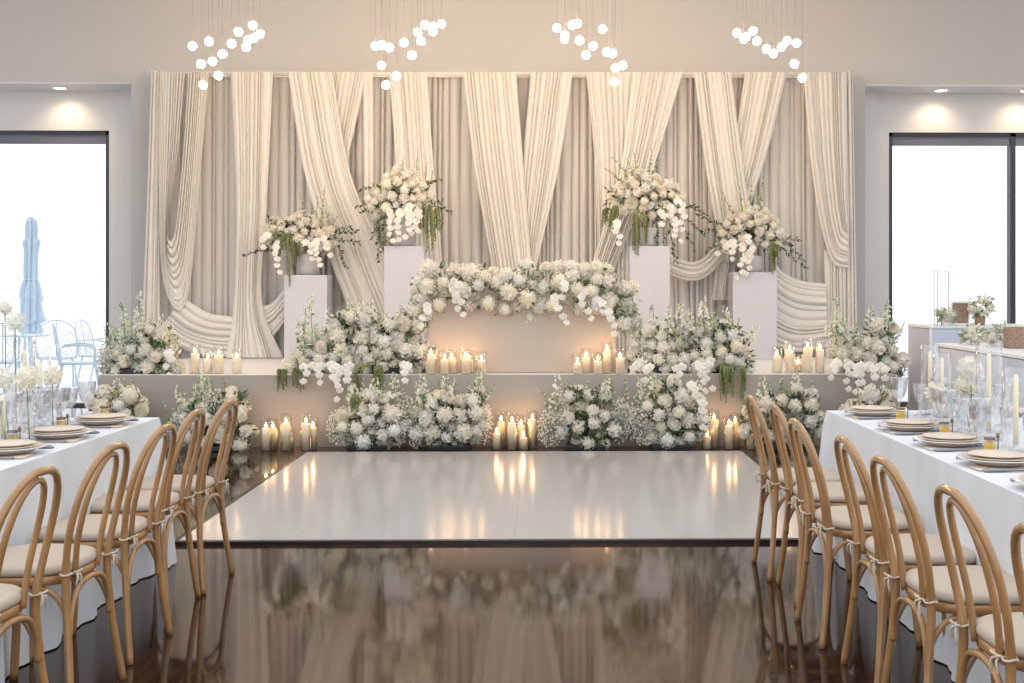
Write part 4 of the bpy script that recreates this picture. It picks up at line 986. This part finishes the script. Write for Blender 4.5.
def patio_chair(px, Y, rot, lab):
    q = P(px, 340, Y); e = bpy.data.objects.new('patio_chair', None); C.objects.link(e); e.location = (q.x, Y, 0); e.rotation_euler = (0, 0, rot); e['_o'] = (0, 0, 0)
    tag(e, lab, 'chair', 'scrollwork patio chairs')
    mb = MB(); X, Z = Vector((1, 0, 0)), Vector((0, -.12, 1)).normalized()
    hoop = [(-.26, .22, .42), (-.27, .26, .68), (-.2, .30, .88), (0, .32, .96), (.2, .30, .88), (.27, .26, .68), (.26, .22, .42)]
    mb.tube(bez(hoop, 26), .011, 7); mb.tube([(-.26, .22, .44), (.26, .22, .44)], .012, 6)
    for sx in (-1, 1):
        scroll(mb, (sx*.12, .28, .72), .10, 1.4, X*sx, Vector((0, .1, 1)).normalized()); scroll(mb, (sx*.12, .25, .54), .085, 1.4, X*sx, Vector((0, -.1, -1)).normalized())
    mb.tube([(0, .23, .44), (0, .32, .96)], .009, 5); mb.build('backrest', M['patio_metal'], e)
    mb = MB(); mb.lathe([(0, .42), (.25, .42), (.27, .435), (.25, .45), (0, .445)], n=24); mb.build('seat', M['patio_metal'], e)
    for sx in (-1, 1):
        mb = MB(); mb.tube(bez([(sx*.26, .2, .66), (sx*.30, 0, .68), (sx*.29, -.18, .64), (sx*.25, -.2, .5), (sx*.24, -.2, .44)], 16), .014, 6); mb.build('armrest', M['patio_metal'], e)
        mb = MB(); mb.tube(bez([(sx*.2, -.2, .43), (sx*.24, -.24, .2), (sx*.22, -.27, 0)], 10), .014, 6); mb.build('leg', M['patio_metal'], e)
        mb = MB(); mb.tube(bez([(sx*.2, .2, .43), (sx*.22, .24, .2), (sx*.22, .29, 0)], 10), .014, 6); mb.build('leg', M['patio_metal'], e)
patio_chair(57, 17.6, .4, 'scrollwork metal patio chair facing the room, between the umbrella and window edge')
patio_chair(79, 16.4, 1.9, 'scrollwork metal patio chair seen from the side, beside the one facing the room')
patio_chair(102, 18.2, 1.5, 'scrollwork metal patio chair closest to the dark window edge')
patio_chair(2, 16.6, -2.7, 'scrollwork metal patio chair below the flowers at the picture edge')
q = P(22, 345, 18.6); e = empty('patio_table', (q.x, 18.6, 0), 'round metal patio table among the scrollwork chairs outside the window', 'table')
MB().lathe([(0, .70), (.38, .70), (.40, .712), (.38, .725), (0, .725)], (q.x, 18.6, 0), 32).build('tabletop', M['patio_metal'], e)
for k in range(4):
    th = PI/4+k*PI/2; c, s = math.cos(th), math.sin(th)
    MB().tube(bez([(q.x+.1*c, 18.6+.1*s, .70), (q.x+.14*c, 18.6+.14*s, .35), (q.x+.38*c, 18.6+.38*s, -.02)], 12), .018, 6).build('leg', M['patio_metal'], e)

for o in list(bpy.data.objects):
    if '_o' in o: del o['_o']
# ------------------------------------------------------------------ colour management
vs_ = scn.view_settings; vs_.view_transform = 'Standard'; vs_.look = 'None'; vs_.exposure = 0.08; vs_.gamma = 1; vs_.use_curve_mapping = False
scn.cycles.max_bounces = 10; scn.cycles.transparent_max_bounces = 24; scn.cycles.sample_clamp_indirect = 6
scn.cycles.caustics_reflective = False; scn.cycles.caustics_refractive = False
